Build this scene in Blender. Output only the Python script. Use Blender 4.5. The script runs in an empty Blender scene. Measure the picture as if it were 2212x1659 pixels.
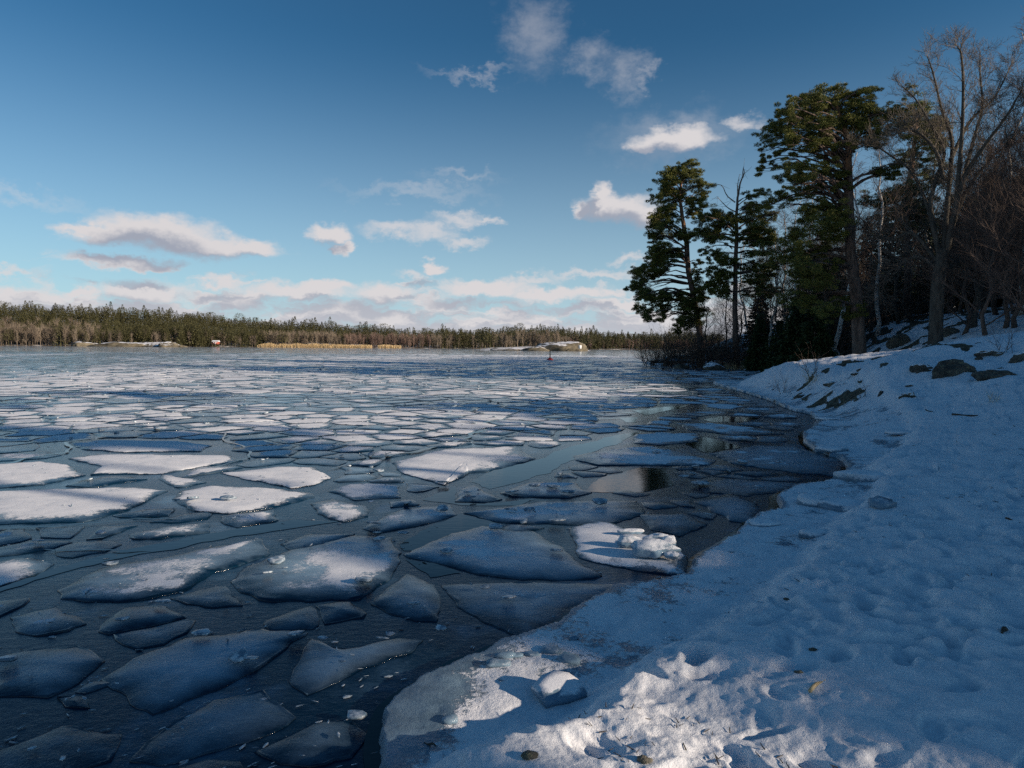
import bpy, math, random
import numpy as np
from mathutils import Matrix, Vector

random.seed(7)
rng = np.random.default_rng(7)
scene = bpy.context.scene
COL = scene.collection
PI = math.pi

# ------------------------------------------------------------------ camera
W, HH, F = 1024.0, 768.0, 683.0
CAM = np.array([0.0, 0.0, 1.8])
PITCH = math.atan((384 - 346.0) / F)
ROLL = 0.0075
fw = np.array([0, math.cos(PITCH), -math.sin(PITCH)])
up0 = np.array([0, math.sin(PITCH), math.cos(PITCH)])
rt0 = np.array([1.0, 0, 0])
rt = rt0 * math.cos(ROLL) + up0 * math.sin(ROLL)
up = up0 * math.cos(ROLL) - rt0 * math.sin(ROLL)
cd = bpy.data.cameras.new('camera')
cam = bpy.data.objects.new('camera', cd)
COL.objects.link(cam)
cd.sensor_width = 36.0
cd.lens = 36.0 * F / W
cd.clip_start = 0.05
cd.clip_end = 6000
M = Matrix(((rt[0], up[0], -fw[0], CAM[0]), (rt[1], up[1], -fw[1], CAM[1]), (rt[2], up[2], -fw[2], CAM[2]), (0, 0, 0, 1)))
cam.matrix_world = M
scene.camera = cam

# ------------------------------------------------------------------ light
SUN_EL = math.radians(17)
SUN_AZ = math.radians(113)          # clockwise from the view direction (+Y)
SUN_STRENGTH = 5.0
SKY_STRENGTH = 0.07
EXPOSURE = 0.48
SH = np.array([math.sin(SUN_AZ), math.cos(SUN_AZ)])         # horizontal, towards the sun
SUNV = np.array([SH[0] * math.cos(SUN_EL), SH[1] * math.cos(SUN_EL), math.sin(SUN_EL)])
sd = bpy.data.lights.new('sun', 'SUN')
sd.energy = SUN_STRENGTH
sd.angle = math.radians(0.55)
sd.color = (1.0, 0.84, 0.67)
sun = bpy.data.objects.new('sun', sd)
COL.objects.link(sun)
sun.rotation_euler = Vector(SUNV).to_track_quat('Z', 'Y').to_euler()

scene.view_settings.view_transform = 'Standard'
scene.view_settings.look = 'None'
scene.view_settings.exposure = EXPOSURE
scene.view_settings.gamma = 1
scene.view_settings.use_curve_mapping = False
scene.cycles.use_denoising = False
scene.cycles.max_bounces = 5
scene.cycles.diffuse_bounces = 2
scene.cycles.glossy_bounces = 3
scene.cycles.transmission_bounces = 2
scene.cycles.transparent_max_bounces = 4


def ray(u, v):
    d = fw * F + rt * (u - W / 2) + up * (HH / 2 - v)
    return d / np.linalg.norm(d)


def at(u, v, depth):
    """world point seen at pixel u,v at distance Y = depth"""
    d = ray(u, v)
    return CAM + d * (depth / d[1])


def gnd(u, v, z=0.0):
    d = ray(u, v)
    return CAM + d * ((z - CAM[2]) / d[2])


def proj(p):
    q = np.atleast_2d(p) - CAM
    dz = q @ fw
    return W / 2 + F * (q @ rt) / dz, HH / 2 - F * (q @ up) / dz


def full(x, y): return x * 1024 / 2212.0, y * 1024 / 2212.0
def c3(x, y): return (1800 + x / 2.2114) / 3, (400 + y / 2.2114) / 3
def c4(x, y): return (2200 + x / 1.5803) / 3, (100 + y / 1.5803) / 3
def c5(x, y): return (1900 + x / 1.843) / 3, (850 + y / 1.843) / 3
def c6(x, y): return (x / 1.6525) / 3, (1300 + y / 1.6525) / 3
def c7(x, y): return (1000 + x / 1.6525) / 3, (1300 + y / 1.6525) / 3
def c8(x, y): return (2000 + x / 2.0634) / 3, (1500 + y / 2.0634) / 3


# ------------------------------------------------------------------ node helper
class N:
    def __init__(self, tree):
        self.t = tree

    def new(self, typ, **kw):
        n = self.t.nodes.new(typ)
        for k, v in kw.items():
            setattr(n, k, v)
        return n

    def link(self, a, b):
        self.t.links.new(a, b)

    def put(self, sock, val):
        if isinstance(val, bpy.types.NodeSocket):
            self.link(val, sock)
        elif val is not None:
            sock.default_value = val

    def math(self, op, a, b=None, c=None, clamp=False):
        n = self.new('ShaderNodeMath', operation=op)
        n.use_clamp = clamp
        self.put(n.inputs[0], a)
        if b is not None: self.put(n.inputs[1], b)
        if c is not None: self.put(n.inputs[2], c)
        return n.outputs[0]

    def vec(self, op, a, b=None, c=None, out=0):
        n = self.new('ShaderNodeVectorMath', operation=op)
        self.put(n.inputs[0], a)
        if b is not None: self.put(n.inputs[1], b)
        if c is not None: self.put(n.inputs[2], c)
        return n.outputs[out]

    def noise(self, vec, scale, detail=3.0, rough=0.55, dist=0.0, out='Fac', ntype='FBM'):
        n = self.new('ShaderNodeTexNoise')
        n.inputs['Scale'].default_value = scale
        n.inputs['Detail'].default_value = detail
        n.inputs['Roughness'].default_value = rough
        n.inputs['Distortion'].default_value = dist
        if vec is not None: self.link(vec, n.inputs['Vector'])
        return n.outputs[out]

    def mix(self, fac, a, b):
        n = self.new('ShaderNodeMix', data_type='RGBA')
        self.put(n.inputs[0], fac)
        self.put(n.inputs[6], a if isinstance(a, bpy.types.NodeSocket) else (*a, 1))
        self.put(n.inputs[7], b if isinstance(b, bpy.types.NodeSocket) else (*b, 1))
        return n.outputs[2]

    def ramp(self, v, lo, hi, a=0.0, b=1.0, smooth=True):
        n = self.new('ShaderNodeMapRange')
        n.interpolation_type = 'SMOOTHSTEP' if smooth else 'LINEAR'
        n.clamp = True
        self.put(n.inputs[0], v)
        for i, x in zip((1, 2, 3, 4), (lo, hi, a, b)):
            self.put(n.inputs[i], x)
        return n.outputs[0]

    def attr(self, name):
        n = self.new('ShaderNodeAttribute')
        n.attribute_name = name
        return n.outputs['Fac']


# ------------------------------------------------------------------ world: sky and clouds
world = bpy.data.worlds.new('World')
scene.world = world
world.use_nodes = True
wt = world.node_tree
wt.nodes.clear()
n = N(wt)
out = n.new('ShaderNodeOutputWorld')
bg = n.new('ShaderNodeBackground')
bg.inputs['Strength'].default_value = SKY_STRENGTH
n.link(bg.outputs[0], out.inputs[0])
sky = n.new('ShaderNodeTexSky', sky_type='NISHITA')
sky.sun_disc = False
sky.sun_elevation = SUN_EL
sky.sun_rotation = SUN_AZ
sky.altitude = 50
sky.air_density = 1.0
sky.dust_density = 0.2
sky.ozone_density = 1.6
tc = n.new('ShaderNodeTexCoord')
dirv = n.vec('NORMALIZE', tc.outputs['Generated'])
sep = n.new('ShaderNodeSeparateXYZ')
n.link(dirv, sep.inputs[0])
az = n.math('ARCTAN2', sep.outputs[0], sep.outputs[1])
el = n.math('ARCSINE', sep.outputs[2])
comb = n.new('ShaderNodeCombineXYZ')
n.link(az, comb.inputs[0]); n.link(el, comb.inputs[1])
P = comb.outputs[0]


def azel(u, v):
    d = ray(u, v)
    return math.atan2(d[0], d[1]), math.asin(d[2])


SOLID = [(340, 502, 105, 30), (255, 508, 75, 22), (430, 528, 110, 24), (540, 534, 62, 20), (185, 497, 48, 10),
         (255, 566, 92, 11), (325, 577, 48, 8), (712, 508, 44, 20), (738, 540, 20, 14),
         (1330, 446, 72, 28), (1298, 420, 24, 22), (1385, 468, 55, 26), (1262, 456, 22, 14),
         (1455, 298, 88, 24), (1395, 318, 36, 16), (933, 580, 26, 12),
         (320, 632, 72, 24), (440, 645, 42, 14), (525, 640, 66, 15), (645, 628, 105, 18), (832, 630, 70, 24), (700, 615, 60, 12),
         (1045, 620, 105, 16), (1180, 634, 90, 14), (1262, 628, 50, 12), (55, 640, 92, 20), (175, 630, 40, 12), (1330, 655, 55, 10)]
MEDIUM = [(855, 500, 65, 15), (930, 500, 50, 18), (992, 474, 58, 14), (995, 520, 48, 12), (1052, 478, 32, 8),
          (1600, 262, 38, 14), (900, 600, 40, 10), (1290, 590, 110, 9), (1150, 600, 60, 9), (1360, 560, 50, 10), (30, 580, 40, 7)]
WISPY = [(1155, 75, 55, 62), (1020, 148, 72, 11), (1280, 130, 45, 34), (1350, 165, 40, 38), (1400, 165, 26, 16), (1455, 300, 120, 42),
         (900, 418, 130, 15), (1000, 385, 70, 14), (40, 432, 90, 14)]


def cloud_field(Pv, lst, wob):
    """largest 1 - |elliptic distance| over the list, with the coordinates stirred by noise"""
    cur = None
    for x, y, rx, ry in lst:
        a, e = azel(*full(x, y))
        k = 1.38 / 2212 * 1.42          # radians per picture unit
        ix, iy = 1 / (rx * k), 1 / (ry * k)
        q = n.vec('MULTIPLY_ADD', Pv, (ix, iy, 0), (-a * ix, -e * iy, 0))
        L = n.vec('LENGTH', q, out=1)
        cur = L if cur is None else n.math('SMOOTH_MIN', cur, L, 0.25)
    return n.math('SUBTRACT', 1.0, cur)


def bank_field(Pv, extra):
    """the layered cumulus deck low over the horizon, all the way round"""
    q = n.vec('MULTIPLY', Pv, (1.0, 3.6, 1.0))
    b = n.noise(q, 11.0, 7.0, 0.55)
    s = n.new('ShaderNodeSeparateXYZ')
    n.link(Pv, s.inputs[0])
    cov = n.ramp(s.outputs[1], 0.0, 0.17, 0.75, 0.22)
    return n.math('MULTIPLY', n.math('ADD', n.math('SUBTRACT', b, 1.0), cov), 3.2)


w1 = n.noise(n.vec('MULTIPLY', P, (1.0, 1.5, 1.0)), 26.0, 7.0, 0.6, out='Color')
w1c = n.vec('SUBTRACT', w1, (0.5, 0.5, 0.5))
Pw = n.vec('MULTIPLY_ADD', w1c, (0.075, 0.042, 0), P)
Pl = n.vec('ADD', Pw, (0.013, 0.022, 0))
dA = n.math('MAXIMUM', cloud_field(Pw, SOLID, 1), bank_field(Pw, 0))
dA2 = n.math('MAXIMUM', cloud_field(Pl, SOLID, 1), bank_field(Pl, 0))
w2 = n.noise(n.vec('MULTIPLY', P, (1.0, 1.5, 1.0)), 20.0, 9.0, 0.66, out='Color')
w2c = n.vec('SUBTRACT', w2, (0.5, 0.5, 0.5))
Pwm = n.vec('MULTIPLY_ADD', w2c, (0.09, 0.06, 0), P)
dM = cloud_field(Pwm, MEDIUM, 1)
Pww = n.vec('MULTIPLY_ADD', w2c, (0.13, 0.11, 0), P)
dW = cloud_field(Pww, WISPY, 1)
mA = n.ramp(dA, -0.05, 0.60)
mM = n.math('MULTIPLY', n.ramp(dM, -0.15, 0.9), 0.75)
mW = n.math('MULTIPLY', n.ramp(dW, -0.25, 1.3), 0.32)
mask = n.math('MAXIMUM', n.math('MAXIMUM', mA, mM), mW)
shade = n.ramp(dA2, 0.0, 0.55)
ccol = n.mix(shade, (7.1, 6.8, 6.9), (3.6, 3.9, 4.7))
farw = n.ramp(el, 0.0, 0.12, 0.45, 0.0)
ccol = n.mix(farw, ccol, (7.3, 7.2, 7.4))
gm_ = n.new('ShaderNodeGamma'); gm_.inputs[1].default_value = 1.15
n.link(sky.outputs[0], gm_.inputs[0])
skyc = n.vec('MULTIPLY', gm_.outputs[0], (0.27, 0.58, 0.72))
hz_ = n.math('POWER', n.ramp(el, 0.0, 0.42, 1.0, 0.0, False), 1.8)
skyc = n.mix(n.math('MULTIPLY', hz_, 0.85), skyc, (5.6, 7.2, 8.5))
fin = n.mix(mask, skyc, ccol)
n.link(fin, bg.inputs[0])
world.cycles.sampling_method = 'NONE'


# ------------------------------------------------------------------ numpy noise
def _h(xi, yi, s):
    h = (xi.astype(np.int64) * 374761393 + yi.astype(np.int64) * 668265263 + s * 1442695041) & 0xffffffff
    h = ((h ^ (h >> 13)) * 1274126177) & 0xffffffff
    h = h ^ (h >> 16)
    return h / 4294967295.0


def vn(x, y, s=0):
    xi, yi = np.floor(x), np.floor(y)
    fx, fy = x - xi, y - yi
    fx = fx * fx * (3 - 2 * fx); fy = fy * fy * (3 - 2 * fy)
    a = _h(xi, yi, s) * (1 - fx) + _h(xi + 1, yi, s) * fx
    b = _h(xi, yi + 1, s) * (1 - fx) + _h(xi + 1, yi + 1, s) * fx
    return a * (1 - fy) + b * fy


def fbm(x, y, octv=4, s=0, gain=0.5):
    x = np.asarray(x, float); y = np.asarray(y, float)
    t = 0; amp = 1.0; tot = 0
    for i in range(octv):
        c, sn = math.cos(0.7 * i + 0.3), math.sin(0.7 * i + 0.3)
        t = t + amp * vn((x * c - y * sn) * 2 ** i + 11.3 * i, (x * sn + y * c) * 2 ** i - 7.1 * i, s + i)
        tot += amp; amp *= gain
    return t / tot


def sstep(a, b, x):
    t = np.clip((x - a) / (b - a), 0, 1)
    return t * t * (3 - 2 * t)


def poly_dist(x, y, pts, closed=False):
    """distance to a polyline, with the index parameter of the closest point"""
    P_ = np.array(pts, float)
    m = len(P_) if closed else len(P_) - 1
    best = np.full(x.shape, 1e18); par = np.zeros(x.shape)
    for i in range(m):
        a = P_[i]; b = P_[(i + 1) % len(P_)]
        d = b - a; L = max(d @ d, 1e-12)
        t = np.clip(((x - a[0]) * d[0] + (y - a[1]) * d[1]) / L, 0, 1)
        q = (x - a[0] - t * d[0]) ** 2 + (y - a[1] - t * d[1]) ** 2
        mk = q < best
        best = np.where(mk, q, best); par = np.where(mk, i + t, par)
    return np.sqrt(best), par


def inside(x, y, pts):
    P_ = np.array(pts, float)
    r = np.zeros(x.shape, bool)
    for i in range(len(P_)):
        (ax, ay), (bx, by) = P_[i], P_[(i + 1) % len(P_)]
        if ay == by: continue
        c = ((ay > y) != (by > y)) & (x < (bx - ax) * (y - ay) / (by - ay) + ax)
        r ^= c
    return r


# ------------------------------------------------------------------ object helpers
def mesh(name, verts, faces, mat=None, smooth=False, attrs=None):
    """faces: array (n,3) or (n,4), or a list of such arrays"""
    me = bpy.data.meshes.new(name)
    verts = np.asarray(verts, np.float32)
    if not isinstance(faces, (list, tuple)): faces = [faces]
    faces = [np.asarray(f, np.int32) for f in faces if len(f)]
    me.vertices.add(len(verts))
    me.vertices.foreach_set('co', verts.ravel())
    loops = np.concatenate([f.ravel() for f in faces])
    cnt = np.concatenate([np.full(len(f), f.shape[1], np.int32) for f in faces])
    st = np.concatenate([[0], np.cumsum(cnt)[:-1]]).astype(np.int32)
    me.loops.add(len(loops)); me.loops.foreach_set('vertex_index', loops)
    me.polygons.add(len(cnt)); me.polygons.foreach_set('loop_start', st)
    me.polygons.foreach_set('loop_total', cnt)
    if smooth: me.polygons.foreach_set('use_smooth', np.ones(len(cnt), bool))
    me.update(calc_edges=True)
    for k, v in (attrs or {}).items():
        a = me.attributes.new(k, 'FLOAT', 'POINT')
        a.data.foreach_set('value', np.asarray(v, np.float32))
    if mat: me.materials.append(mat)
    return me


def obj(name, me, parent=None, label=None, cat=None, group=None, kind=None, loc=None):
    o = bpy.data.objects.new(name, me)
    COL.objects.link(o)
    if parent is not None: o.parent = parent
    if label: o['label'] = label
    if cat: o['category'] = cat
    if group: o['group'] = group
    if kind: o['kind'] = kind
    if loc is not None: o.location = loc
    return o


def empty(name, loc=(0, 0, 0), **kw):
    return obj(name, None, loc=loc, **kw)


def retag(o, label=None, group=None):
    if label: o['label'] = label
    if group: o['group'] = group


def copy_tree(o, parent=None):
    c = o.copy(); COL.objects.link(c); c.parent = parent
    for ch in [x for x in o.children]:
        copy_tree(ch, c)
    return c


def merge(parts):
    """join (verts, [faces...]) pieces"""
    vs, q3, q4, off = [], [], [], 0
    for v, fs in parts:
        for f in (fs if isinstance(fs, list) else [fs]):
            f = np.asarray(f)
            if not len(f): continue
            (q3 if f.shape[1] == 3 else q4).append(f + off)
        vs.append(v); off += len(v)
    r = []
    if q3: r.append(np.concatenate(q3))
    if q4: r.append(np.concatenate(q4))
    return np.concatenate(vs), r


def tube(pts, rad, k=8, cap=True):
    pts = np.asarray(pts, float); rad = np.asarray(rad, float)
    T = np.gradient(pts, axis=0); T /= np.linalg.norm(T, axis=1)[:, None] + 1e-9
    ref = np.array([0, 1.0, 0]) if abs(T[:, 1]).mean() < 0.8 else np.array([1.0, 0, 0])
    A = np.cross(T, ref); A /= np.linalg.norm(A, axis=1)[:, None] + 1e-9
    B = np.cross(T, A)
    th = np.arange(k) * 2 * PI / k
    v = pts[:, None] + rad[:, None, None] * (A[:, None] * np.cos(th)[None, :, None] + B[:, None] * np.sin(th)[None, :, None])
    v = v.reshape(-1, 3)
    m = len(pts); i = np.arange(m - 1)[:, None] * k; j = np.arange(k)[None]; j2 = (j + 1) % k
    f = np.stack([i + j, i + j2, i + k + j2, i + k + j], -1).reshape(-1, 4)
    fs = [f]
    if cap:
        v = np.vstack([v, pts[:1], pts[-1:]])
        a = np.arange(k); b = (a + 1) % k
        fs.append(np.concatenate([np.stack([np.full(k, m * k), b, a], -1),
                                  np.stack([np.full(k, m * k + 1), (m - 1) * k + a, (m - 1) * k + b], -1)]))
    return v, fs


def segs(P0, P1, R0, R1, k=3):
    """many tapered sticks at once"""
    P0, P1 = np.asarray(P0, float), np.asarray(P1, float)
    R0, R1 = np.asarray(R0, float), np.asarray(R1, float)
    T = P1 - P0; T /= np.linalg.norm(T, axis=1)[:, None] + 1e-9
    ref = np.where(np.abs(T[:, 2:3]) > 0.9, np.array([[1.0, 0, 0]]), np.array([[0, 0, 1.0]]))
    A = np.cross(T, ref); A /= np.linalg.norm(A, axis=1)[:, None] + 1e-9
    B = np.cross(T, A)
    th = np.arange(k) * 2 * PI / k
    c, s = np.cos(th)[None, :, None], np.sin(th)[None, :, None]
    ring = A[:, None] * c + B[:, None] * s
    v = np.concatenate([P0[:, None] + R0[:, None, None] * ring, P1[:, None] + R1[:, None, None] * ring], 1).reshape(-1, 3)
    i = np.arange(len(P0))[:, None] * 2 * k; j = np.arange(k)[None]; j2 = (j + 1) % k
    f = np.stack([i + j, i + j2, i + k + j2, i + k + j], -1).reshape(-1, 4)
    return v, [f]


def spline(pts, m):
    """Catmull-Rom through the points, m samples"""
    P_ = np.array(pts, float)
    Q = np.vstack([2 * P_[0] - P_[1], P_, 2 * P_[-1] - P_[-2]])
    t = np.linspace(0, len(P_) - 1 - 1e-6, m); i = t.astype(int); f = (t - i)[:, None]
    a, b, c, d = Q[i], Q[i + 1], Q[i + 2], Q[i + 3]
    return 0.5 * ((2 * b) + (c - a) * f + (2 * a - 5 * b + 4 * c - d) * f ** 2 + (3 * b - a - 3 * c + d) * f ** 3)


# ------------------------------------------------------------------ materials
def newmat(name):
    m = bpy.data.materials.new(name); m.use_nodes = True
    t = m.node_tree
    p = t.nodes['Principled BSDF']
    k = N(t)
    pos = k.new('ShaderNodeNewGeometry').outputs['Position']
    return m, k, p, pos


def bump(k, p, h, strength, dist):
    b = k.new('ShaderNodeBump')
    b.inputs['Strength'].default_value = strength
    b.inputs['Distance'].default_value = dist
    k.link(h, b.inputs['Height']); k.link(b.outputs[0], p.inputs['Normal'])


def m_bark(name, c1, c2, scale=6.0, stretch=0.25, dist=0.02):
    m, k, p, pos = newmat(name)
    q = k.vec('MULTIPLY', pos, (1, 1, stretch))
    a = k.noise(q, scale, 5, 0.65)
    k.link(k.mix(k.ramp(a, 0.35, 0.65), c1, c2), p.inputs['Base Color'])
    p.inputs['Roughness'].default_value = 0.9
    bump(k, p, a, 0.8, dist)
    return m


def m_leaf(name, c1, c2, c3_):
    m, k, p, pos = newmat(name)
    a = k.noise(pos, 0.9, 3, 0.6)
    b = k.noise(pos, 9.0, 2, 0.6)
    c = k.mix(k.ramp(a, 0.35, 0.65), c1, c2)
    c = k.mix(k.ramp(b, 0.45, 0.75), c, c3_)
    k.link(c, p.inputs['Base Color'])
    p.inputs['Roughness'].default_value = 0.65
    p.inputs['Specular IOR Level'].default_value = 0.25
    return m


MAT = {}
MAT['pine_needles'] = m_leaf('pine_needles', (0.065, 0.080, 0.018), (0.145, 0.150, 0.030), (0.21, 0.20, 0.05))
MAT['spruce_needles'] = m_leaf('spruce_needles', (0.018, 0.035, 0.012), (0.035, 0.055, 0.018), (0.05, 0.07, 0.02))
MAT['far_green'] = m_leaf('far_green', (0.040, 0.043, 0.018), (0.078, 0.074, 0.030), (0.12, 0.105, 0.048))
MAT['pine_bark'] = m_bark('pine_bark', (0.06, 0.042, 0.032), (0.19, 0.13, 0.10), 7, 0.22, 0.05)
MAT['pine_upper'] = m_bark('pine_upper', (0.12, 0.065, 0.035), (0.30, 0.16, 0.085), 5, 0.4, 0.02)
MAT['grey_bark'] = m_bark('grey_bark', (0.034, 0.031, 0.025), (0.095, 0.083, 0.065), 6, 0.25, 0.03)
MAT['dark_bark'] = m_bark('dark_bark', (0.045, 0.035, 0.028), (0.10, 0.075, 0.06), 6, 0.25, 0.02)
MAT['twig_brown'] = m_bark('twig_brown', (0.07, 0.046, 0.036), (0.14, 0.098, 0.075), 2, 1, 0.005)
MAT['twig_grey'] = m_bark('twig_grey', (0.08, 0.066, 0.052), (0.17, 0.14, 0.11), 2, 1, 0.005)
MAT['dead_wood'] = m_bark('dead_wood', (0.20, 0.16, 0.12), (0.36, 0.30, 0.24), 5, 0.4, 0.01)
MAT['dry_grass'] = m_bark('dry_grass', (0.42, 0.29, 0.14), (0.70, 0.53, 0.30), 3, 1, 0.005)
MAT['far_twigs'] = m_bark('far_twigs', (0.13, 0.10, 0.075), (0.24, 0.195, 0.145), 0.25, 0.3, 0.01)
MAT['far_twigs_red'] = m_bark('far_twigs_red', (0.13, 0.085, 0.07), (0.22, 0.15, 0.12), 0.25, 0.3, 0.01)

m, k, p, pos = newmat('birch_bark')
q = k.vec('MULTIPLY', pos, (1, 1, 2.2))
a = k.noise(q, 4.0, 4, 0.7)
k.link(k.mix(k.ramp(a, 0.52, 0.62), (0.62, 0.58, 0.52), (0.05, 0.04, 0.035)), p.inputs['Base Color'])
p.inputs['Roughness'].default_value = 0.8
MAT['birch_bark'] = m


def ice_snow_material(name, rock=False, ground=False):
    """snow where attribute 'snow' is high, glassy to milky ice elsewhere ('milk'), rock where 'rock' says so"""
    m, k, p, pos = newmat(name)
    snow, milk = k.attr('snow'), k.attr('milk')
    n1 = k.noise(pos, 3.5, 6, 0.65)
    n2 = k.noise(pos, 32.0, 4, 0.7)
    s = k.math('ADD', snow, k.math('MULTIPLY', k.math('SUBTRACT', n1, 0.5), 1.3))
    s = k.math('ADD', s, k.math('MULTIPLY', k.math('SUBTRACT', n2, 0.5), 0.8))
    msk = k.ramp(s, 0.34, 0.66) if not ground else k.ramp(s, 0.40, 0.58)
    # ice
    st = k.vec('MULTIPLY', pos, (1.0, 1.5, 1.0))
    n3 = k.noise(st, 3.6, 7, 0.62, 0.3)
    mk = k.math('ADD', milk, k.math('MULTIPLY', k.math('SUBTRACT', n3, 0.5), 0.9), clamp=True)
    ice = k.mix(mk, (0.002, 0.016, 0.036), (0.28, 0.41, 0.52))
    gr = k.noise(pos, 70.0, 3, 0.7)
    ice = k.mix(k.math('MULTIPLY', k.ramp(gr, 0.62, 0.74), 0.12), ice, (0.35, 0.45, 0.52))
    sn = k.mix(k.ramp(k.noise(pos, 5.0, 5, 0.7), 0.35, 0.7), (0.80, 0.80, 0.82), (0.66, 0.68, 0.72))
    col = k.mix(msk, ice, sn)
    rgh = k.ramp(msk, 0, 1, 0.11, 0.75, False)
    spec = k.ramp(msk, 0, 1, 0.26, 0.12, False)
    h = k.math('ADD', k.math('MULTIPLY', n1, 0.5), k.math('MULTIPLY', k.noise(pos, 60.0, 4, 0.75), 0.35))
    h = k.math('ADD', h, k.math('MULTIPLY', n3, 0.55))
    h = k.math('ADD', h, k.math('MULTIPLY', msk, 0.35))
    if rock:
        r = k.attr('rock')
        rn = k.noise(pos, 2.6, 6, 0.7)
        rm = k.ramp(k.math('ADD', r, k.math('MULTIPLY', k.math('SUBTRACT', rn, 0.5), 1.2)), 0.48, 0.56)
        rc = k.mix(k.ramp(k.noise(pos, 9, 5, 0.7), 0.35, 0.65), (0.035, 0.033, 0.026), (0.13, 0.12, 0.085))
        col = k.mix(rm, col, rc)
        rgh = k.math('MAXIMUM', rgh, k.math('MULTIPLY', rm, 0.85))
        h = k.math('SUBTRACT', h, k.math('MULTIPLY', rm, 0.8))
    k.link(col, p.inputs['Base Color'])
    k.link(rgh, p.inputs['Roughness'])
    k.link(spec, p.inputs['Specular IOR Level'])
    p.inputs['IOR'].default_value = 1.4
    bump(k, p, h, 0.65 if ground else 0.38, 0.03 if ground else 0.016)
    return m


MAT['floe'] = ice_snow_material('floe_ice_and_snow')
MAT['snow_ground'] = ice_snow_material('snow_ground', rock=True, ground=True)

m, k, p, pos = newmat('clear_ice')
a = k.noise(pos, 22, 4, 0.6)
k.link(k.mix(k.ramp(a, 0.35, 0.6), (0.55, 0.60, 0.64), (0.12, 0.18, 0.24)), p.inputs['Base Color'])
p.inputs['Roughness'].default_value = 0.3
bump(k, p, a, 0.5, 0.01)
MAT['chunk_ice'] = m

m, k, p, pos = newmat('skim_ice')            # the lake between the floes: black skim ice, wrinkled
big = k.noise(pos, 0.35, 4, 0.6)
wr = k.noise(k.vec('MULTIPLY', pos, (1.6, 2.6, 1)), 7.0, 7, 0.68, 0.2)
fine = k.noise(pos, 55, 4, 0.75)
fl = k.ramp(k.noise(pos, 1.1, 7, 0.65), 0.5, 0.72)
c = k.mix(k.math('MULTIPLY', fl, 0.75), (0.002, 0.017, 0.038), (0.10, 0.19, 0.28))
c = k.mix(k.math('MULTIPLY', k.ramp(fine, 0.60, 0.74), 0.10), c, (0.2, 0.3, 0.38))
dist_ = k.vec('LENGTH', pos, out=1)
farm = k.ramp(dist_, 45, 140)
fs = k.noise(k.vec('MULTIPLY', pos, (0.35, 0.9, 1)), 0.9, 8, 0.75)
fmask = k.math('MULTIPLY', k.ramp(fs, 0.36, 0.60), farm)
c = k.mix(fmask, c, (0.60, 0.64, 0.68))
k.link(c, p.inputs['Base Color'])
k.link(k.ramp(big, 0.4, 0.6, 0.06, 0.16), p.inputs['Roughness'])
p.inputs['Specular IOR Level'].default_value = 0.28
p.inputs['IOR'].default_value = 1.33
hh = k.math('ADD', k.math('MULTIPLY', wr, 0.7), k.math('MULTIPLY', fine, 0.25))
bump(k, p, hh, 0.34, 0.014)
MAT['skim_ice'] = m

m, k, p, pos = newmat('open_water')
p.inputs['Base Color'].default_value = (0.012, 0.017, 0.016, 1)
p.inputs['Roughness'].default_value = 0.035
p.inputs['IOR'].default_value = 1.33
bump(k, p, k.noise(k.vec('MULTIPLY', pos, (1, 2.5, 1)), 6.0, 4, 0.6), 0.10, 0.01)
MAT['open_water'] = m

m, k, p, pos = newmat('granite')
a = k.noise(pos, 3.0, 6, 0.7)
geo = k.new('ShaderNodeNewGeometry')
sp = k.new('ShaderNodeSeparateXYZ'); k.link(geo.outputs['Normal'], sp.inputs[0])
top = k.math('ADD', sp.outputs[2], k.math('MULTIPLY', k.math('SUBTRACT', k.noise(pos, 2.2, 5, 0.65), 0.5), 1.3))
c = k.mix(k.ramp(a, 0.35, 0.62), (0.030, 0.029, 0.025), (0.12, 0.11, 0.085))
c = k.mix(k.ramp(k.noise(pos, 12, 5, 0.7), 0.55, 0.7), c, (0.20, 0.19, 0.10))
MAT['granite_bare'] = m
k.link(c, p.inputs['Base Color']); p.inputs['Roughness'].default_value = 0.9
bump(k, p, a, 0.9, 0.08)
m2 = m.copy(); m2.name = 'granite_snowy'
t2 = m2.node_tree; k2 = N(t2)
p2 = [x for x in t2.nodes if x.type == 'BSDF_PRINCIPLED'][0]
oldc = p2.inputs['Base Color'].links[0].from_socket
g2 = k2.new('ShaderNodeNewGeometry'); s2 = k2.new('ShaderNodeSeparateXYZ'); k2.link(g2.outputs['Normal'], s2.inputs[0])
top2 = k2.math('ADD', s2.outputs[2], k2.math('MULTIPLY', k2.math('SUBTRACT', k2.noise(g2.outputs['Position'], 2.6, 5, 0.65), 0.5), 1.1))
k2.link(k2.mix(k2.ramp(top2, 0.60, 0.72), oldc, (0.78, 0.79, 0.82)), p2.inputs['Base Color'])
MAT['granite_snowy'] = m2


def flat(name, c, rough=0.7, metal=0.0, spec=0.4):
    m, k, p, pos = newmat(name)
    a = k.noise(pos, 14, 4, 0.6)
    k.link(k.mix(a, tuple(x * 0.8 for x in c), tuple(min(1, x * 1.15) for x in c)), p.inputs['Base Color'])
    p.inputs['Roughness'].default_value = rough
    p.inputs['Metallic'].default_value = metal
    return m


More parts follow.
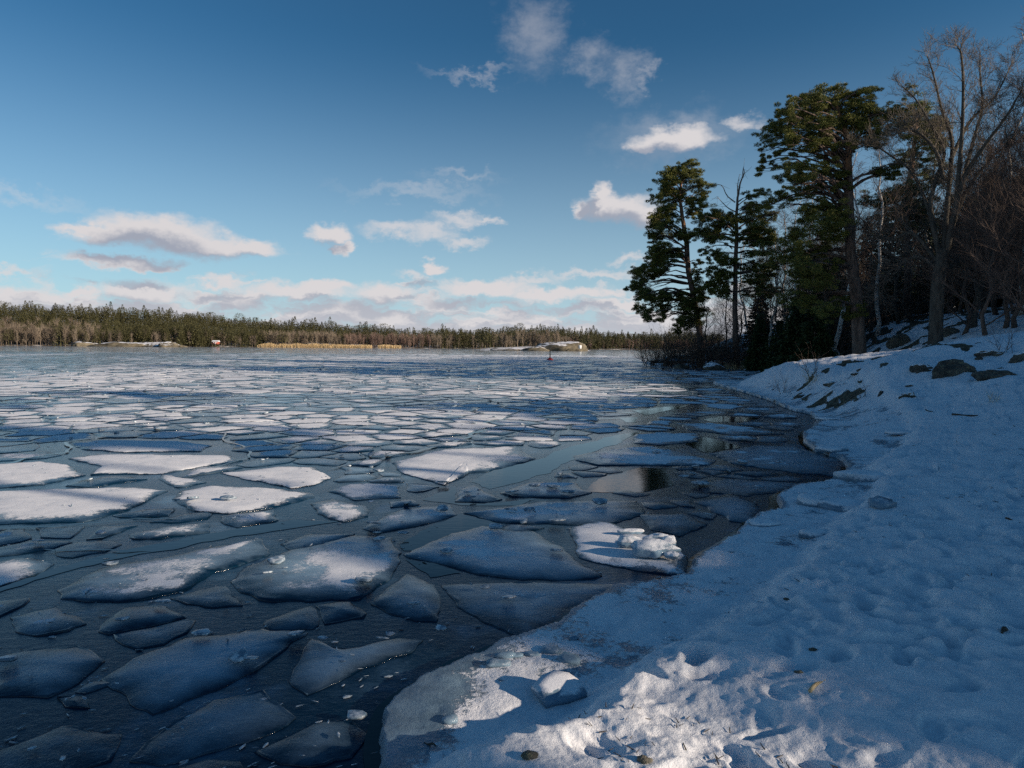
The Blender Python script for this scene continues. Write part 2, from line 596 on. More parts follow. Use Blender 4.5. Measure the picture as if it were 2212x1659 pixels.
MAT['steel'] = flat('galvanised_steel', (0.35, 0.40, 0.38), 0.4, 0.6)
MAT['red_paint'] = flat('red_paint', (0.55, 0.04, 0.03), 0.5)
MAT['falu_red'] = flat('red_timber_walls', (0.35, 0.08, 0.05), 0.8)
MAT['white_paint'] = flat('white_paint', (0.8, 0.8, 0.8), 0.6)
MAT['black_paint'] = flat('black_paint', (0.03, 0.03, 0.03), 0.6)
MAT['tarred_timber'] = flat('tarred_timber', (0.05, 0.04, 0.03), 0.85)
MAT['roof_snow'] = flat('roof_snow', (0.7, 0.72, 0.75), 0.8)

# ------------------------------------------------------------------ land outline and height
def G(pt, z=0.0):
    g = gnd(pt[0], pt[1], z)
    return (g[0], g[1])


EDGE_PX = [(340, 1100), (377, 850), (380, 768), (382, 722), (396, 704), (428, 685), (460, 670), (485, 661), (501, 653), (528, 642), (557, 627), (585, 609), (614, 593),
           (636, 589), (656, 586), (674, 583), (690, 579), (696, 564), (714, 552), (733, 540), (746, 528), (758, 517), (768, 515), (778, 512), (777, 499), (786, 493),
           (796, 488), (818, 486), (841, 480), (849, 468), (838, 459), (818, 453), (804, 443), (803, 434), (819, 425), (812, 415), (791, 410), (771, 401),
           (749, 394), (732, 389), (718, 385), (712, 382.5)]
edge = [G(q) for q in EDGE_PX]
tip = edge[-1]
bay = [(tip[0] + 2.5, tip[1] + 2.5), (tip[0] + 6, tip[1] + 3.5), (15.0, 42.0), (17.0, 44), (18.5, 47), (19.0, 51), (18.2, 54),
       (17.0, 55.5), G((770, 369.5)), G((757, 369)), G((745, 370)), G((731, 370.5)), G((716, 369.5)), G((704, 368)), G((693, 367)), G((680, 366.5)),
       (13.6, 68), (14.2, 74), (18, 84), (30, 96), (60, 125), (110, 175), (190, 175), (190, -70), (-0.5, -70), (-0.9, -5)]
LAND = edge + bay
BANK_PX = [(380, 1100), (400, 800), (408, 768), (458, 749), (480, 742), (501, 736), (531, 727), (561, 716), (580, 702), (592, 690), (612, 670), (632, 656),
           (655, 645), (680, 636), (707, 620), (736, 598), (765, 580), (791, 565), (800, 552), (806, 539), (828, 521), (850, 505), (862, 492), (872, 478), (860, 468), (872, 459), (898, 448), (905, 436),
           (890, 424), (862, 412), (830, 404), (800, 398), (765, 391), (735, 385)]
bank = [G(q, 0.1) for q in BANK_PX]
BANKPOLY = bank + [(13.5, 36), (16.5, 41), (19, 45), (190, 60), (190, -70), (0.2, -70)]
CREST = [(720, 384, 34.5, None), (757, 376, 33, None), (796, 367, 31, None), (824, 361, 29, None), (853, 356, 27, None), (890, 352, 25.5, None), (930, 349, 24, None),
         (977, 341, 22.5, None), (1024, 334, 21, None), (1085, 325, 20, None)]
crest, crest_h = [], []
for u_, v_, d_, _ in CREST:
    w_ = at(u_, v_, d_)
    crest.append((w_[0], w_[1])); crest_h.append(w_[2])
crest += [(22, 16), (32, 8)]; crest_h += [3.0, 3.4]
crest_h = np.array(crest_h) - 0.33

foot = []
for i in range(105):
    u_ = rng.uniform(430, 1040); v_ = rng.uniform(520, 790) if i < 75 else rng.uniform(440, 620)
    g = gnd(u_, v_, 0.28)
    foot.append((g[0], g[1], rng.uniform(0, PI), rng.uniform(0.08, 0.14), rng.uniform(0.035, 0.06), rng.uniform(0.008, 0.026)))
for i in range(230):
    u_ = rng.uniform(560, 1040); v_ = rng.uniform(425, 660)
    g = gnd(u_, v_, 0.3)
    foot.append((g[0], g[1], rng.uniform(0, PI), rng.uniform(0.09, 0.18), rng.uniform(0.05, 0.09), rng.uniform(0.02, 0.05)))
foot = np.array(foot)
grooves = []
for i in range(0):      # ski and drag marks running along the bank
    u_ = rng.uniform(600, 1000); v_ = rng.uniform(560, 760)
    g = gnd(u_, v_, 0.28)
    grooves.append((g[0], g[1], rng.normal(1.3, 0.15), rng.uniform(0.2, 0.45), 0.022, 0.012))
grooves = np.array(grooves)


def ground(x, y, want=False):
    x = np.asarray(x, float); y = np.asarray(y, float)
    r = np.sqrt(x * x + y * y)
    jit = sstep(0.5, 3, r)
    wx = x + 0.10 * (fbm(x * 3.1, y * 3.1, 3, 5) - 0.5) + 0.05 * (fbm(x * 14, y * 14, 2, 9) - 0.5)
    wy = y + 0.10 * (fbm(x * 3.1, y * 3.1, 3, 6) - 0.5) + 0.05 * (fbm(x * 14, y * 14, 2, 10) - 0.5)
    d1, _ = poly_dist(wx, wy, LAND, True)
    s1 = np.where(inside(wx, wy, LAND), d1, -d1)
    d2, _ = poly_dist(wx, wy, BANKPOLY, True)
    s2 = np.where(inside(wx, wy, BANKPOLY), d2, -d2)
    z = -0.40 + 0.47 * sstep(-0.10, 0.015, s1)
    onland = sstep(0.0, 0.15, s1)
    z += onland * (0.020 * (fbm(x * 5, y * 5, 4, 21) - 0.5) * 2 + 0.03 * (fbm(x * 1.3, y * 1.3, 3, 22) - 0.4))
    bk = sstep(-0.04, 0.30, s2)
    z += bk * (0.15 + 0.05 * np.clip(s2, 0, 1.5) + 0.012 * np.clip(s2, 0, 8))
    lump = fbm(x * 1.9, y * 1.9, 4, 31, 0.4) - 0.5
    crust = np.abs(fbm(x * 6.5, y * 6.5, 3, 33) - 0.5)
    z += bk * (-(0.010 + 0.03 * sstep(3.2, 6, r)) * sstep(0.56, 0.74, fbm(x * 4.5, y * 4.5, 3, 37)) + 0.10 * lump + 0.10 * (fbm(x * 0.9, y * 0.9, 2, 36) - 0.5) + 0.010 * crust + 0.009 * (fbm(x * 13, y * 13, 3, 34) - 0.5) + 0.008 * (fbm(x * 30, y * 30, 3, 35) - 0.5))
    # ridge
    dc, pc = poly_dist(x, y, crest)
    hc = np.interp(pc, np.arange(len(crest_h)), crest_h)
    # which side of the ridge: nearer the camera or behind it
    ci = np.interp(pc, np.arange(len(crest)), [c[0] for c in crest]); cj = np.interp(pc, np.arange(len(crest)), [c[1] for c in crest])
    front = r < np.sqrt(ci ** 2 + cj ** 2)
    wf = 2.2 + 2.5 * hc + 1.2 * (fbm(x * 0.35, y * 0.35, 2, 41) - 0.5)
    wb = 1.4 + 1.4 * hc
    pro = np.exp(-(dc / np.where(front, wf, wb)) ** 2)
    led = np.abs(fbm(x * 0.8, y * 1.5, 4, 43) - 0.5) * 2
    rz = hc * pro
    ridge_mask = sstep(0.10, 0.45, pro) * (1 - sstep(0.85, 0.98, pro) * 0.8) * sstep(0.3, 0.9, hc) * front
    rz = rz + ridge_mask * (0.26 * (fbm(x * 0.7, y * 0.7, 3, 44) - 0.5) + 0.04 * (fbm(x * 3.0, y * 3.0, 3, 45) - 0.5))
    rz = np.where(onland > 0, rz * sstep(0.0, 1.8, s1), 0)
    # hill with the wood on it
    hx = x - 12 + 2.5 * (fbm(x * 0.08, y * 0.08, 3, 51) - 0.5)
    hill = 0.22 * np.log1p(np.exp(np.clip(hx / 2.2, -20, 20))) * 2.2
    hill = np.where(hx > 40, 0.22 * hx, hill)
    hill = hill * sstep(0.5, 9, s1) * sstep(24, 36, y + 0.25 * x)
    pt = 0.9 * sstep(0.1, 3.0, s1) * sstep(44, 52, y)
    rough = sstep(30, 40, y) * onland
    hb = np.maximum(hill, pt * (0.5 + 0.5 * fbm(x * 0.5, y * 0.5, 3, 55))) + rough * sstep(0, 1.5, s1) * (0.55 * (fbm(x * 0.6, y * 0.6, 4, 56) - 0.45) + 0.25 * (fbm(x * 2.2, y * 2.2, 3, 57) - 0.5))
    kx = 0.25
    big = np.maximum(rz, hb)
    z = np.where(onland > 0, z + np.clip(big - 0.0, 0, None) * sstep(0.0, 0.5, big + 0.2), z)
    if not want: return z
    # footprints and grooves only near the camera
    near = r < 18
    zz = np.zeros_like(z); xs, ys = x[near], y[near]; acc = np.zeros_like(xs)
    for arr, soft in ((foot, 1), (grooves, 1)):
        for fx, fy, an, a_, b_, dp in arr:
            ca, sa = math.cos(an), math.sin(an)
            mk = (np.abs(xs - fx) < a_ * 2.2) & (np.abs(ys - fy) < a_ * 2.2)
            if not mk.any(): continue
            dx, dy = xs[mk] - fx, ys[mk] - fy
            q = np.sqrt(((dx * ca + dy * sa) / a_) ** 2 + ((-dx * sa + dy * ca) / b_) ** 2)
            acc[mk] += -dp * (1 - sstep(0.55, 1.05, q)) + dp * 0.15 * np.exp(-((q - 1.25) / 0.22) ** 2)
    zz[near] = acc
    z = z + zz * bk
    # cover attributes
    snow = np.full_like(z, 0.95)
    icy = (1 - bk) * fbm(x * 1.4, y * 1.4, 3, 61)
    snow -= icy * 0.62
    snow -= (1 - sstep(0.0, 0.10, s1)) * 0.35
    lowcorner = np.exp(-(((x + 0.50) / 0.20) ** 2 + ((y - 3.2) / 0.60) ** 2)) * (1 - bk)
    snow -= lowcorner * 0.8
    snow -= np.exp(-(((x - 4.6) / 0.8) ** 2 + ((y - 11.6) / 2.0) ** 2)) * (1 - bk) * 0.5
    milk = 0.35 + 0.3 * fbm(x * 2, y * 2, 2, 62)
    rk = ridge_mask * sstep(0.67, 0.74, fbm(x * 1.3 + 5, y * 1.3, 5, 63)) * 0.8 * sstep(0.8, 1.3, hc)
    rk = np.maximum(rk, rough * sstep(0.44, 0.58, fbm(x * 1.1, y * 1.1, 5, 64)) * 0.85)
    rk = np.maximum(rk, rough * (1 - sstep(0, 0.5, s1)) * 0.45)
    return z, snow, milk, rk


def gz(x, y):
    return float(ground(np.array([x]), np.array([y]))[0])


# snow-covered land sheet, finer where the photo shows it close
vs_ = np.linspace(1150, 425, 430)
rings = list(1.75 * F / (vs_ - 346))
while rings[-1] < 190: rings.append(rings[-1] * 1.0145)
rings = np.array(rings)
ang = np.concatenate([np.linspace(math.radians(-40), math.radians(-19), 30, endpoint=False), np.linspace(math.radians(-19), math.radians(41), 470, endpoint=False), np.linspace(math.radians(41), math.radians(175), 60)])
RR, AA = np.meshgrid(rings, ang, indexing='ij')
gx, gy = RR * np.sin(AA), RR * np.cos(AA)
gz_, gs, gm, gr = ground(gx.ravel(), gy.ravel(), True)
nr, na = RR.shape
idx = np.arange(nr * na).reshape(nr, na)
fq = np.stack([idx[:-1, :-1], idx[1:, :-1], idx[1:, 1:], idx[:-1, 1:]], -1).reshape(-1, 4)
keep = gz_[fq].max(1) > -0.38
fq = fq[keep][:, ::-1]
used = np.unique(fq); rm_ = np.full(nr * na, -1); rm_[used] = np.arange(len(used))
V = np.stack([gx.ravel(), gy.ravel(), gz_], -1)[used]
me = mesh('snow_ground', V, rm_[fq], MAT['snow_ground'], True, {'snow': gs[used], 'milk': gm[used], 'rock': gr[used]})
obj('snow_ground', me, kind='structure')
print('terrain', len(V))

# lake sheet
L = 1500
me = mesh('lake_water', [(-L, -60, 0), (L, -60, 0), (L, L, 0), (-L, L, 0)], np.array([[0, 1, 2, 3]]), MAT['skim_ice'])
obj('lake_water', me, kind='structure')

# ------------------------------------------------------------------ ice floes
def wob(x, y, amp, s=70, sc=3.0):
    return (x + amp * 2 * (fbm(x * sc, y * sc, 4, s) - 0.5), y + amp * 2 * (fbm(x * sc, y * sc, 4, s + 9) - 0.5))


def outline(poly, step, amp):
    poly = np.array(poly, float)
    o = []
    for i in range(len(poly)):
        a, b = poly[i], poly[(i + 1) % len(poly)]
        m_ = max(1, int(np.linalg.norm(b - a) / step))
        o.append(a + (b - a) * (np.arange(m_) / m_)[:, None])
    o = np.concatenate(o)
    # round the corners a little
    x, y = wob(o[:, 0], o[:, 1], amp * 2.2, s=77, sc=1.4)
    o = np.stack([x, y], -1)
    x, y = wob(o[:, 0], o[:, 1], amp * 0.5, s=57, sc=9.0)
    o = np.stack([x, y], -1)
    x, y = wob(o[:, 0], o[:, 1], amp, sc=0.35 / amp * 0.6 if amp > 0 else 1)
    return np.stack([x, y], -1)


def area_of(p_):
    x, y = p_[:, 0], p_[:, 1]
    return 0.5 * (x @ np.roll(y, -1) - y @ np.roll(x, -1))


def floe_mesh(poly, snow, milk, top=0.03, step=0.10, amp=0.05, levels=(1, 0.985, 0.95, 0.89, 0.8, 0.68, 0.53, 0.36, 0.18), near=True):
    o = outline(poly, step, amp)
    if area_of(o) < 0: o = o[::-1]
    c = o.mean(0); m_ = len(o)
    size = math.sqrt(abs(area_of(o)))
    vs, sn, mk = [], [], []
    low = o * 1.0
    vs.append(np.column_stack([low, np.full(m_, -0.004)]))
    sn.append(np.full(m_, -0.6)); mk.append(np.full(m_, 0.0))
    for j, l in enumerate(levels):
        p_ = c + (o - c) * l
        b_ = fbm(p_[:, 0] * 3.3, p_[:, 1] * 3.3, 4, 80)
        ins = (1 - l) * size * 0.75
        z = 0.005 + top * (1 - math.exp(-ins / 0.12)) + 0.6 * top * (b_ - 0.5) * (1 if j else 0.1) + 0.0
        if j == 1: z = z + 0.006 * sstep(0.55, 0.75, fbm(p_[:, 0] * 9, p_[:, 1] * 9, 2, 81))
        big = fbm(p_[:, 0] * 0.9, p_[:, 1] * 0.9, 3, 82)
        s_ = 1.25 * snow - 0.03 - 0.9 * math.exp(-ins / 0.20) + 1.0 * (big - 0.5) + 1.1 * (b_ - 0.5)
        if j == 0: s_ = s_ - 0.25
        vs.append(np.column_stack([p_, z])); sn.append(s_)
        mk.append(np.clip(milk * (1.25 * (1 - math.exp(-ins / 0.30))) - 0.03 + 0.7 * (big - 0.5), 0, 1) * np.ones(m_))
    b0 = top
    vs.append(np.array([[c[0], c[1], b0]])); sn.append(np.array([sn[-1].mean()])); mk.append(np.array([mk[-1].mean()]))
    rn = len(levels) + 1
    a = np.arange(m_); b = (a + 1) % m_
    fs = []
    for r_ in range(rn - 1):
        fs.append(np.stack([r_ * m_ + a, r_ * m_ + b, (r_ + 1) * m_ + b, (r_ + 1) * m_ + a], -1))
    tri = np.stack([(rn - 1) * m_ + a, (rn - 1) * m_ + b, np.full(m_, rn * m_)], -1)
    return np.concatenate(vs), [tri, np.concatenate(fs)], np.concatenate(sn), np.concatenate(mk)


TR = [  # crop function, polygon, snow, milk, label
    (c6, [(860, 320), (900, 280), (1040, 255), (1300, 265), (1540, 290), (1550, 310), (1400, 350), (1130, 400), (960, 385)], .85, .5, 'bright snowy floe with two upturned slabs, below the sunniest pointed floe'),
    (c6, [(1090, 190), (1250, 175), (1390, 160), (1560, 165), (1640, 215), (1560, 250), (1450, 265), (1250, 230)], .92, .5, 'brightest pointed floe fully covered in sunlit snow'),
    (c6, [(350, 45), (500, 30), (900, 35), (1050, 55), (1000, 85), (600, 90), (400, 75)], .9, .5, 'long flat snowy floe just right of the thin crack at the left'),
    (c6, [(340, 120), (480, 100), (700, 100), (1160, 105), (1200, 130), (800, 195), (440, 200), (500, 160)], .82, .5, 'very long snow-topped floe with ragged tongues, second behind the brightest floe'),
    (c6, [(-60, 150), (200, 135), (330, 150), (420, 200), (200, 250), (-60, 270)], .75, .5, 'snowy floe cut by the left edge with a pale hump'),
    (c6, [(-80, 285), (250, 270), (700, 262), (830, 280), (650, 370), (420, 430), (100, 440), (-80, 445)], .68, .5, 'largest broad snow-dusted floe at the left edge, grey towards the camera'),
    (c6, [(560, 400), (700, 375), (860, 370), (820, 400), (640, 420)], .25, .5, 'small grey wet floe with a white lip, below the broad left floe'),
    (c6, [(1080, 410), (1340, 370), (1400, 420), (1180, 460), (1100, 440)], .5, .5, 'narrow tilted floe with a white ridge pointing right'),
    (c6, [(620, 500), (800, 460), (1020, 440), (1050, 480), (800, 520), (660, 520)], .55, .4, 'thin snowy strip floe directly above the long open channel'),
    (c6, [(1550, 340), (1640, 320), (1800, 350), (1830, 400), (1700, 430), (1580, 390)], .55, .5, 'small rounded floe half snow and half grey ice'),
    (c6, [(1620, 280), (1720, 245), (1983, 255), (1990, 310), (1750, 325)], .75, .5, 'floe with a bright white left corner behind the small rounded floe'),
    (c6, [(300, 770), (520, 660), (900, 590), (1310, 515), (1360, 590), (1050, 690), (900, 780), (700, 820), (420, 830), (320, 810)], .50, .55, 'long boat-shaped floe below the open channel, snow along its back'),
    (c6, [(1120, 740), (1230, 650), (1500, 560), (1760, 500), (1960, 510), (1975, 620), (1900, 720), (1780, 800), (1500, 830), (1250, 820)], .50, .6, 'big rounded floe with snow on its left half and a lone ice lump'),
    (c6, [(-80, 640), (100, 610), (270, 640), (200, 690), (-80, 770)], .65, .5, 'snowy floe corner at the left edge below the open channel'),
    (c6, [(1400, 540), (1560, 485), (1760, 495), (1640, 540), (1480, 575)], .35, .5, 'narrow floe with scattered white chips between two big floes'),
    (c6, [(100, 980), (60, 900), (300, 850), (420, 930), (330, 970), (180, 1000)], .45, .4, 'small dark floe with one bright snow patch near the left edge'),
    (c6, [(-60, 1120), (150, 1080), (390, 1050), (500, 1110), (380, 1220), (230, 1300), (-60, 1290)], .05, .45, 'bare blue-grey floe in shade at the left edge'),
    (c6, [(480, 1200), (700, 1080), (900, 1010), (1300, 970), (1550, 975), (1440, 1060), (1100, 1240), (850, 1350), (720, 1380), (600, 1280)], .12, .62, 'largest shaded floe in front with milky ice and a glinting ice lump'),
    (c6, [(1440, 1210), (1500, 1110), (1570, 1010), (1740, 1040), (1983, 1000), (2110, 1010), (2050, 1070), (1800, 1140), (1620, 1240), (1500, 1290)], .15, .6, 'milky shaded floe with a row of broken blocks on its far rim'),
    (c6, [(590, 1620), (850, 1420), (1050, 1310), (1290, 1260), (1400, 1400), (1300, 1470), (1000, 1560), (740, 1630)], .0, .22, 'dark glassy floe with rippled top and pale middle, in front of the milky floe'),
    (c6, [(1220, 1560), (1500, 1420), (1700, 1400), (1800, 1480), (1700, 1590), (1500, 1640), (1350, 1620)], .0, .28, 'dark floe with frosty flecks beside the snowy shelf in the foreground'),
    (c6, [(-100, 1600), (300, 1440), (600, 1480), (540, 1600), (440, 1640), (300, 1720), (-100, 1720)], -.05, .12, 'darkest sheet of bare ice in the bottom left corner'),
    (c6, [(850, 1640), (1000, 1600), (1150, 1620), (1180, 1720), (850, 1720)], .0, .2, 'small bare floe cut by the bottom edge'),
    (c6, [(350, 1270), (450, 1210), (590, 1212), (420, 1270)], -.05, .15, 'tiny triangular plate left of the largest shaded floe'),
    (c6, [(280, 1300), (430, 1290), (440, 1340), (330, 1335)], -.05, .15, 'tiny broken plate below the tiny triangular plate'),
    (c6, [(840, 810), (1050, 760), (1110, 760), (1180, 850), (1030, 860), (900, 840)], .1, .4, 'small brownish-grey floe between the boat-shaped and the big rounded floe'),
    (c7, [(340, 590), (700, 450), (1000, 480), (1160, 560), (1310, 690), (1280, 710), (1080, 715), (780, 700), (470, 640)], .12, .5, 'large triangular shaded floe right of the dark blue pool'),
    (c7, [(180, 830), (330, 690), (480, 740), (545, 860), (500, 915), (380, 910), (250, 870)], .15, .42, 'rounded triangular floe carrying a single white ice lump'),
    (c7, [(520, 745), (900, 722), (1430, 740), (1250, 850), (1130, 920), (960, 1010), (700, 880)], .0, .3, 'wide dark plate along the snowy shelf with a small dark block on it'),
    (c7, [(1180, 470), (1310, 420), (1550, 490), (1750, 600), (1770, 690), (1560, 680), (1380, 650), (1240, 600)], .75, .6, 'snowy floe loaded with a heap of rounded ice blocks, touching the shore'),
    (c7, [(630, 270), (700, 255), (830, 320), (740, 335), (610, 330)], .25, .5, 'small dark triangular floe with white chips in the open pool'),
    (c7, [(830, 290), (960, 240), (1200, 240), (1280, 290), (1160, 320), (900, 310)], .4, .5, 'floe crowded with flat white slabs right of the open pool'),
    (c7, [(1180, 110), (1400, 70), (1600, 60), (1900, 130), (1880, 155), (1300, 155), (1200, 130)], .45, .45, 'wide blue-shaded snowy floe right of the bright channel'),
    (c7, [(640, 385), (1000, 335), (1500, 330), (1560, 400), (1400, 440), (1180, 450), (800, 430)], .28, .5, 'broad shaded floe studded with upright slabs above the triangular one'),
    (c7, [(290, 140), (560, 70), (900, 60), (1000, 120), (780, 185), (680, 190), (560, 250), (330, 190)], .8, .5, 'wide sunlit snow floe left of the bright channel'),
    (c7, [(150, 460), (330, 370), (590, 345), (600, 395), (420, 460), (250, 490)], .35, .5, 'shaded floe with leaning slabs left of the dark blue pool'),
    (c7, [(1800, 330), (1983, 290), (2130, 350), (2120, 440), (1983, 430)], .0, .45, 'smooth milky plate close to the shore notch'),
    (c7, [(1530, 400), (1750, 390), (1860, 450), (1720, 500), (1580, 470)], .1, .45, 'pale sunken floe behind the heap of ice blocks'),
    (c5, [(420, 935), (700, 890), (900, 900), (1180, 985), (1120, 1060), (860, 1040), (560, 990)], .05, .45, 'large smooth grey plate wedged into the shore notch'),
    (c5, [(310, 1095), (520, 1075), (900, 1100), (830, 1150), (640, 1170), (420, 1150)], .1, .4, 'grey plate with a bright slab on it below the shore notch'),
    (c5, [(0, 830), (120, 820), (370, 830), (360, 870), (150, 890), (0, 880)], .6, .45, 'snowy shaded floe left of the pool that mirrors the trees'),
    (c5, [(240, 770), (420, 770), (700, 800), (840, 830), (560, 835), (330, 810)], .5, .4, 'slender snow-dusted floe above the pool that mirrors the trees'),
]
WATER = [
    (lambda x, y: ((1200 + x / 2.304) / 3, (870 + y / 2.304) / 3), [(1515, 885), (1645, 880), (1642, 918), (1580, 915)]),
    (c7, [(680, 240), (830, 170), (1060, 120), (1080, 90), (1400, 10), (1520, -10), (1420, 45), (1200, 125), (1080, 195), (780, 280)]),
    (c7, [(440, 330), (620, 260), (600, 330), (800, 345), (1000, 325), (900, 358), (640, 352)]),
    (c7, [(1255, 290), (1330, 225), (1500, 170), (1640, 172), (1690, 260), (1540, 292)]),
    (c7, [(340, 585), (330, 555), (620, 395), (830, 450), (700, 490), (380, 580)]),
    (c7, [(350, 625), (630, 698), (480, 720), (400, 690)]),
    (c6, [(-80, 790), (250, 685), (620, 588), (1100, 490), (1450, 432), (1700, 430), (1450, 475), (1200, 510), (700, 605), (300, 700), (-80, 810)]),
    (c5, [(300, 890), (400, 850), (600, 905), (410, 940), (345, 915)]),
    (c5, [(380, 755), (480, 735), (700, 745), (640, 765), (450, 768)]),
    (c5, [(0, 705), (150, 685), (310, 672), (250, 695), (60, 730)]),
]
PIECES = []
seeds = []           # Voronoi seeds; dummies keep the drifting cells off the traced floes
dummy = []


def fill_seeds(poly, sp):
    poly = np.array(poly)
    lo, hi = poly.min(0), poly.max(0)
    xs, ys = np.meshgrid(np.arange(lo[0], hi[0], sp), np.arange(lo[1], hi[1], sp))
    xs, ys = xs.ravel(), ys.ravel()
    mk = inside(xs, ys, poly)
    out_ = list(zip(xs[mk], ys[mk]))
    # and along the rim, slightly inside
    c = poly.mean(0)
    for i in range(len(poly)):
        a, b = poly[i], poly[(i + 1) % len(poly)]
        m_ = max(1, int(np.linalg.norm(b - a) / sp))
        for t in range(m_):
            q = a + (b - a) * t / m_
            out_.append(tuple(q + (c - q) * min(0.3, 0.22 / (np.linalg.norm(c - q) + 1e-6))))
    return out_


GR_T = 'ice floes near the camera'
for fn, pl, sn_, mk_, lab in TR:
    P_ = [G(fn(*q), 0.02) for q in pl]
    area = abs(area_of(np.array(P_)))
    v, f, s_, m_ = floe_mesh(P_, sn_ + .1, mk_ + .15, top=0.022 if sn_ > .2 or mk_ > .4 else 0.012, step=0.05, amp=0.035)
    PIECES.append((v, f, s_, m_, lab, 'floe'))
    dummy += fill_seeds(P_, 0.35 if area < 8 else 0.6)
for i, (fn, pl) in enumerate(WATER):
    P_ = [G(fn(*q)) for q in pl]
    o = outline(P_, 0.06, 0.04)
    if area_of(o) < 0: o = o[::-1]
    c = o.mean(0)
    # ear-free polygon: leave it to the n-gon tessellator
    me = bpy.data.meshes.new('open_water')
    me.from_pydata([(x, y, 0.002 + 0.00025 * i) for x, y in o], [], [list(range(len(o)))])
    me.materials.append(MAT['open_water'])
    obj('open_water', me, kind='structure')
    dummy += fill_seeds(P_, 0.4)

cQ = lambda x, y: ((1200 + x / 2.304) / 3, (870 + y / 2.304) / 3)
CRACKS = [(cQ, [(0, 1140), (370, 1060), (380, 1045), (490, 1010), (500, 995), (620, 960)], .10), (cQ, [(550, 925), (650, 905), (770, 880)], .08), (cQ, [(-300, 866), (0, 862), (340, 866), (600, 860), (700, 862)], .07),
          (cQ, [(340, 866), (350, 830), (385, 795), (375, 770), (330, 750)], .09), (cQ, [(880, 887), (980, 890), (1240, 898), (1540, 885)], .12), (cQ, [(1230, 828), (1480, 845), (1640, 850)], .14),
          (cQ, [(850, 655), (960, 660), (1130, 655)], .16), (cQ, [(1090, 635), (1130, 650), (1200, 655)], .16), (cQ, [(1230, 715), (1250, 728), (1290, 737)], .16), (cQ, [(560, 925), (600, 945)], .06),
          (c6, [(-60, 175), (120, 125), (320, 95), (350, 70), (320, 45), (500, 20), (900, 10)], .05), (c6, [(880, 210), (1180, 135), (1250, 120), (1230, 80), (1100, 30), (1120, -10)], .035), (c6, [(1620, 178), (1800, 140), (1983, 105), (2100, 90)], .05),
          (c6, [(220, 575), (430, 580), (730, 575)], .03), (c6, [(0, 470), (300, 455), (700, 420), (900, 425)], .025)]
for fn, pl, wd_ in CRACKS:
    P_ = np.array([G(fn(*q), 0.014) for q in pl])
    m_ = 10 * len(P_)
    t_ = np.linspace(0, len(P_) - 1, m_)
    X = np.interp(t_, np.arange(len(P_)), P_[:, 0]); Y = np.interp(t_, np.arange(len(P_)), P_[:, 1])
    X, Y = wob(X, Y, 0.10, sc=2.0)
    T_ = np.gradient(np.stack([X, Y], -1), axis=0); T_ /= np.linalg.norm(T_, axis=1)[:, None] + 1e-9
    Nn = np.stack([-T_[:, 1], T_[:, 0]], -1)
    wv = wd_ * 0.5 * (0.25 + 1.5 * fbm(X * 2.2, Y * 2.2, 3, 99)) * np.clip(np.minimum(t_, len(P_) - 1 - t_) * 4, 0.08, 1)
    A_, B_ = np.stack([X, Y], -1) + Nn * wv[:, None], np.stack([X, Y], -1) - Nn * wv[:, None]
    vv0 = np.concatenate([np.column_stack([A_, np.full(m_, .017)]), np.column_stack([B_, np.full(m_, .017)])])
    a = np.arange(m_ - 1)
    obj('open_water', mesh('open_water', vv0, np.stack([a, a + 1, m_ + a + 1, m_ + a], -1)[:, ::-1], MAT['open_water']), kind='structure')
    # the water of a crack stands in a narrow channel pushed up level with the plates

# dark water along the foot of the shelf
sh = spline([(q[0], q[1]) if len(q) == 2 else q for q in [(e[0], e[1], 0) for e in edge[1:40]]], 420)
T_ = np.gradient(sh[:, :2], axis=0); T_ /= np.linalg.norm(T_, axis=1)[:, None] + 1e-9
Nn = np.stack([-T_[:, 1], T_[:, 0]], -1)
wv = 0.02 + 0.13 * fbm(sh[:, 0] * 1.7, sh[:, 1] * 1.7, 3, 131)
A_ = sh[:, :2] + Nn * wv[:, None]; B_ = sh[:, :2] - Nn * 0.05
m_ = len(sh); a = np.arange(m_ - 1)
obj('open_water', mesh('open_water', np.concatenate([np.column_stack([A_, np.full(m_, .0075)]), np.column_stack([B_, np.full(m_, .0075)])]),
    np.stack([a, m_ + a, m_ + a + 1, a + 1], -1), MAT['open_water']), kind='structure')

# drifting cells: Poisson-like seeds, denser near, to about 130 m
cell_r = lambda d: 0.70 + 0.35 * min(1, max(0, (d - 8) / 8)) + 0.35 * min(1, max(0, (d - 10) / 12)) + 0.022 * d
cand = []
tries = 0
grid = {}
GS = 0.6


def ok_seed(x, y, r_):
    R_ = int(r_ / GS) + 1
    gi, gj = int(x // GS), int(y // GS)
    for i in range(gi - R_, gi + R_ + 1):
        for j in range(gj - R_, gj + R_ + 1):
            for (a, b) in grid.get((i, j), ()):
                if (a - x) ** 2 + (b - y) ** 2 < r_ * r_: return False
    return True


def add_seed(x, y):
    grid.setdefault((int(x // GS), int(y // GS)), []).append((x, y))


for a, b in dummy: add_seed(a, b)
real = []
NT = 26000
uu = rng.uniform(-90, 1010, NT); vv = 349.5 + (rng.random(NT) ** 2.2) * (640 - 349.5)
order = np.argsort(-vv)
cx = []; cy = []
for i in order:
    g = gnd(uu[i], max(vv[i], 356.5 + 0.0075 * (uu[i] - 512)), 0)
    cx.append(g[0]); cy.append(g[1])
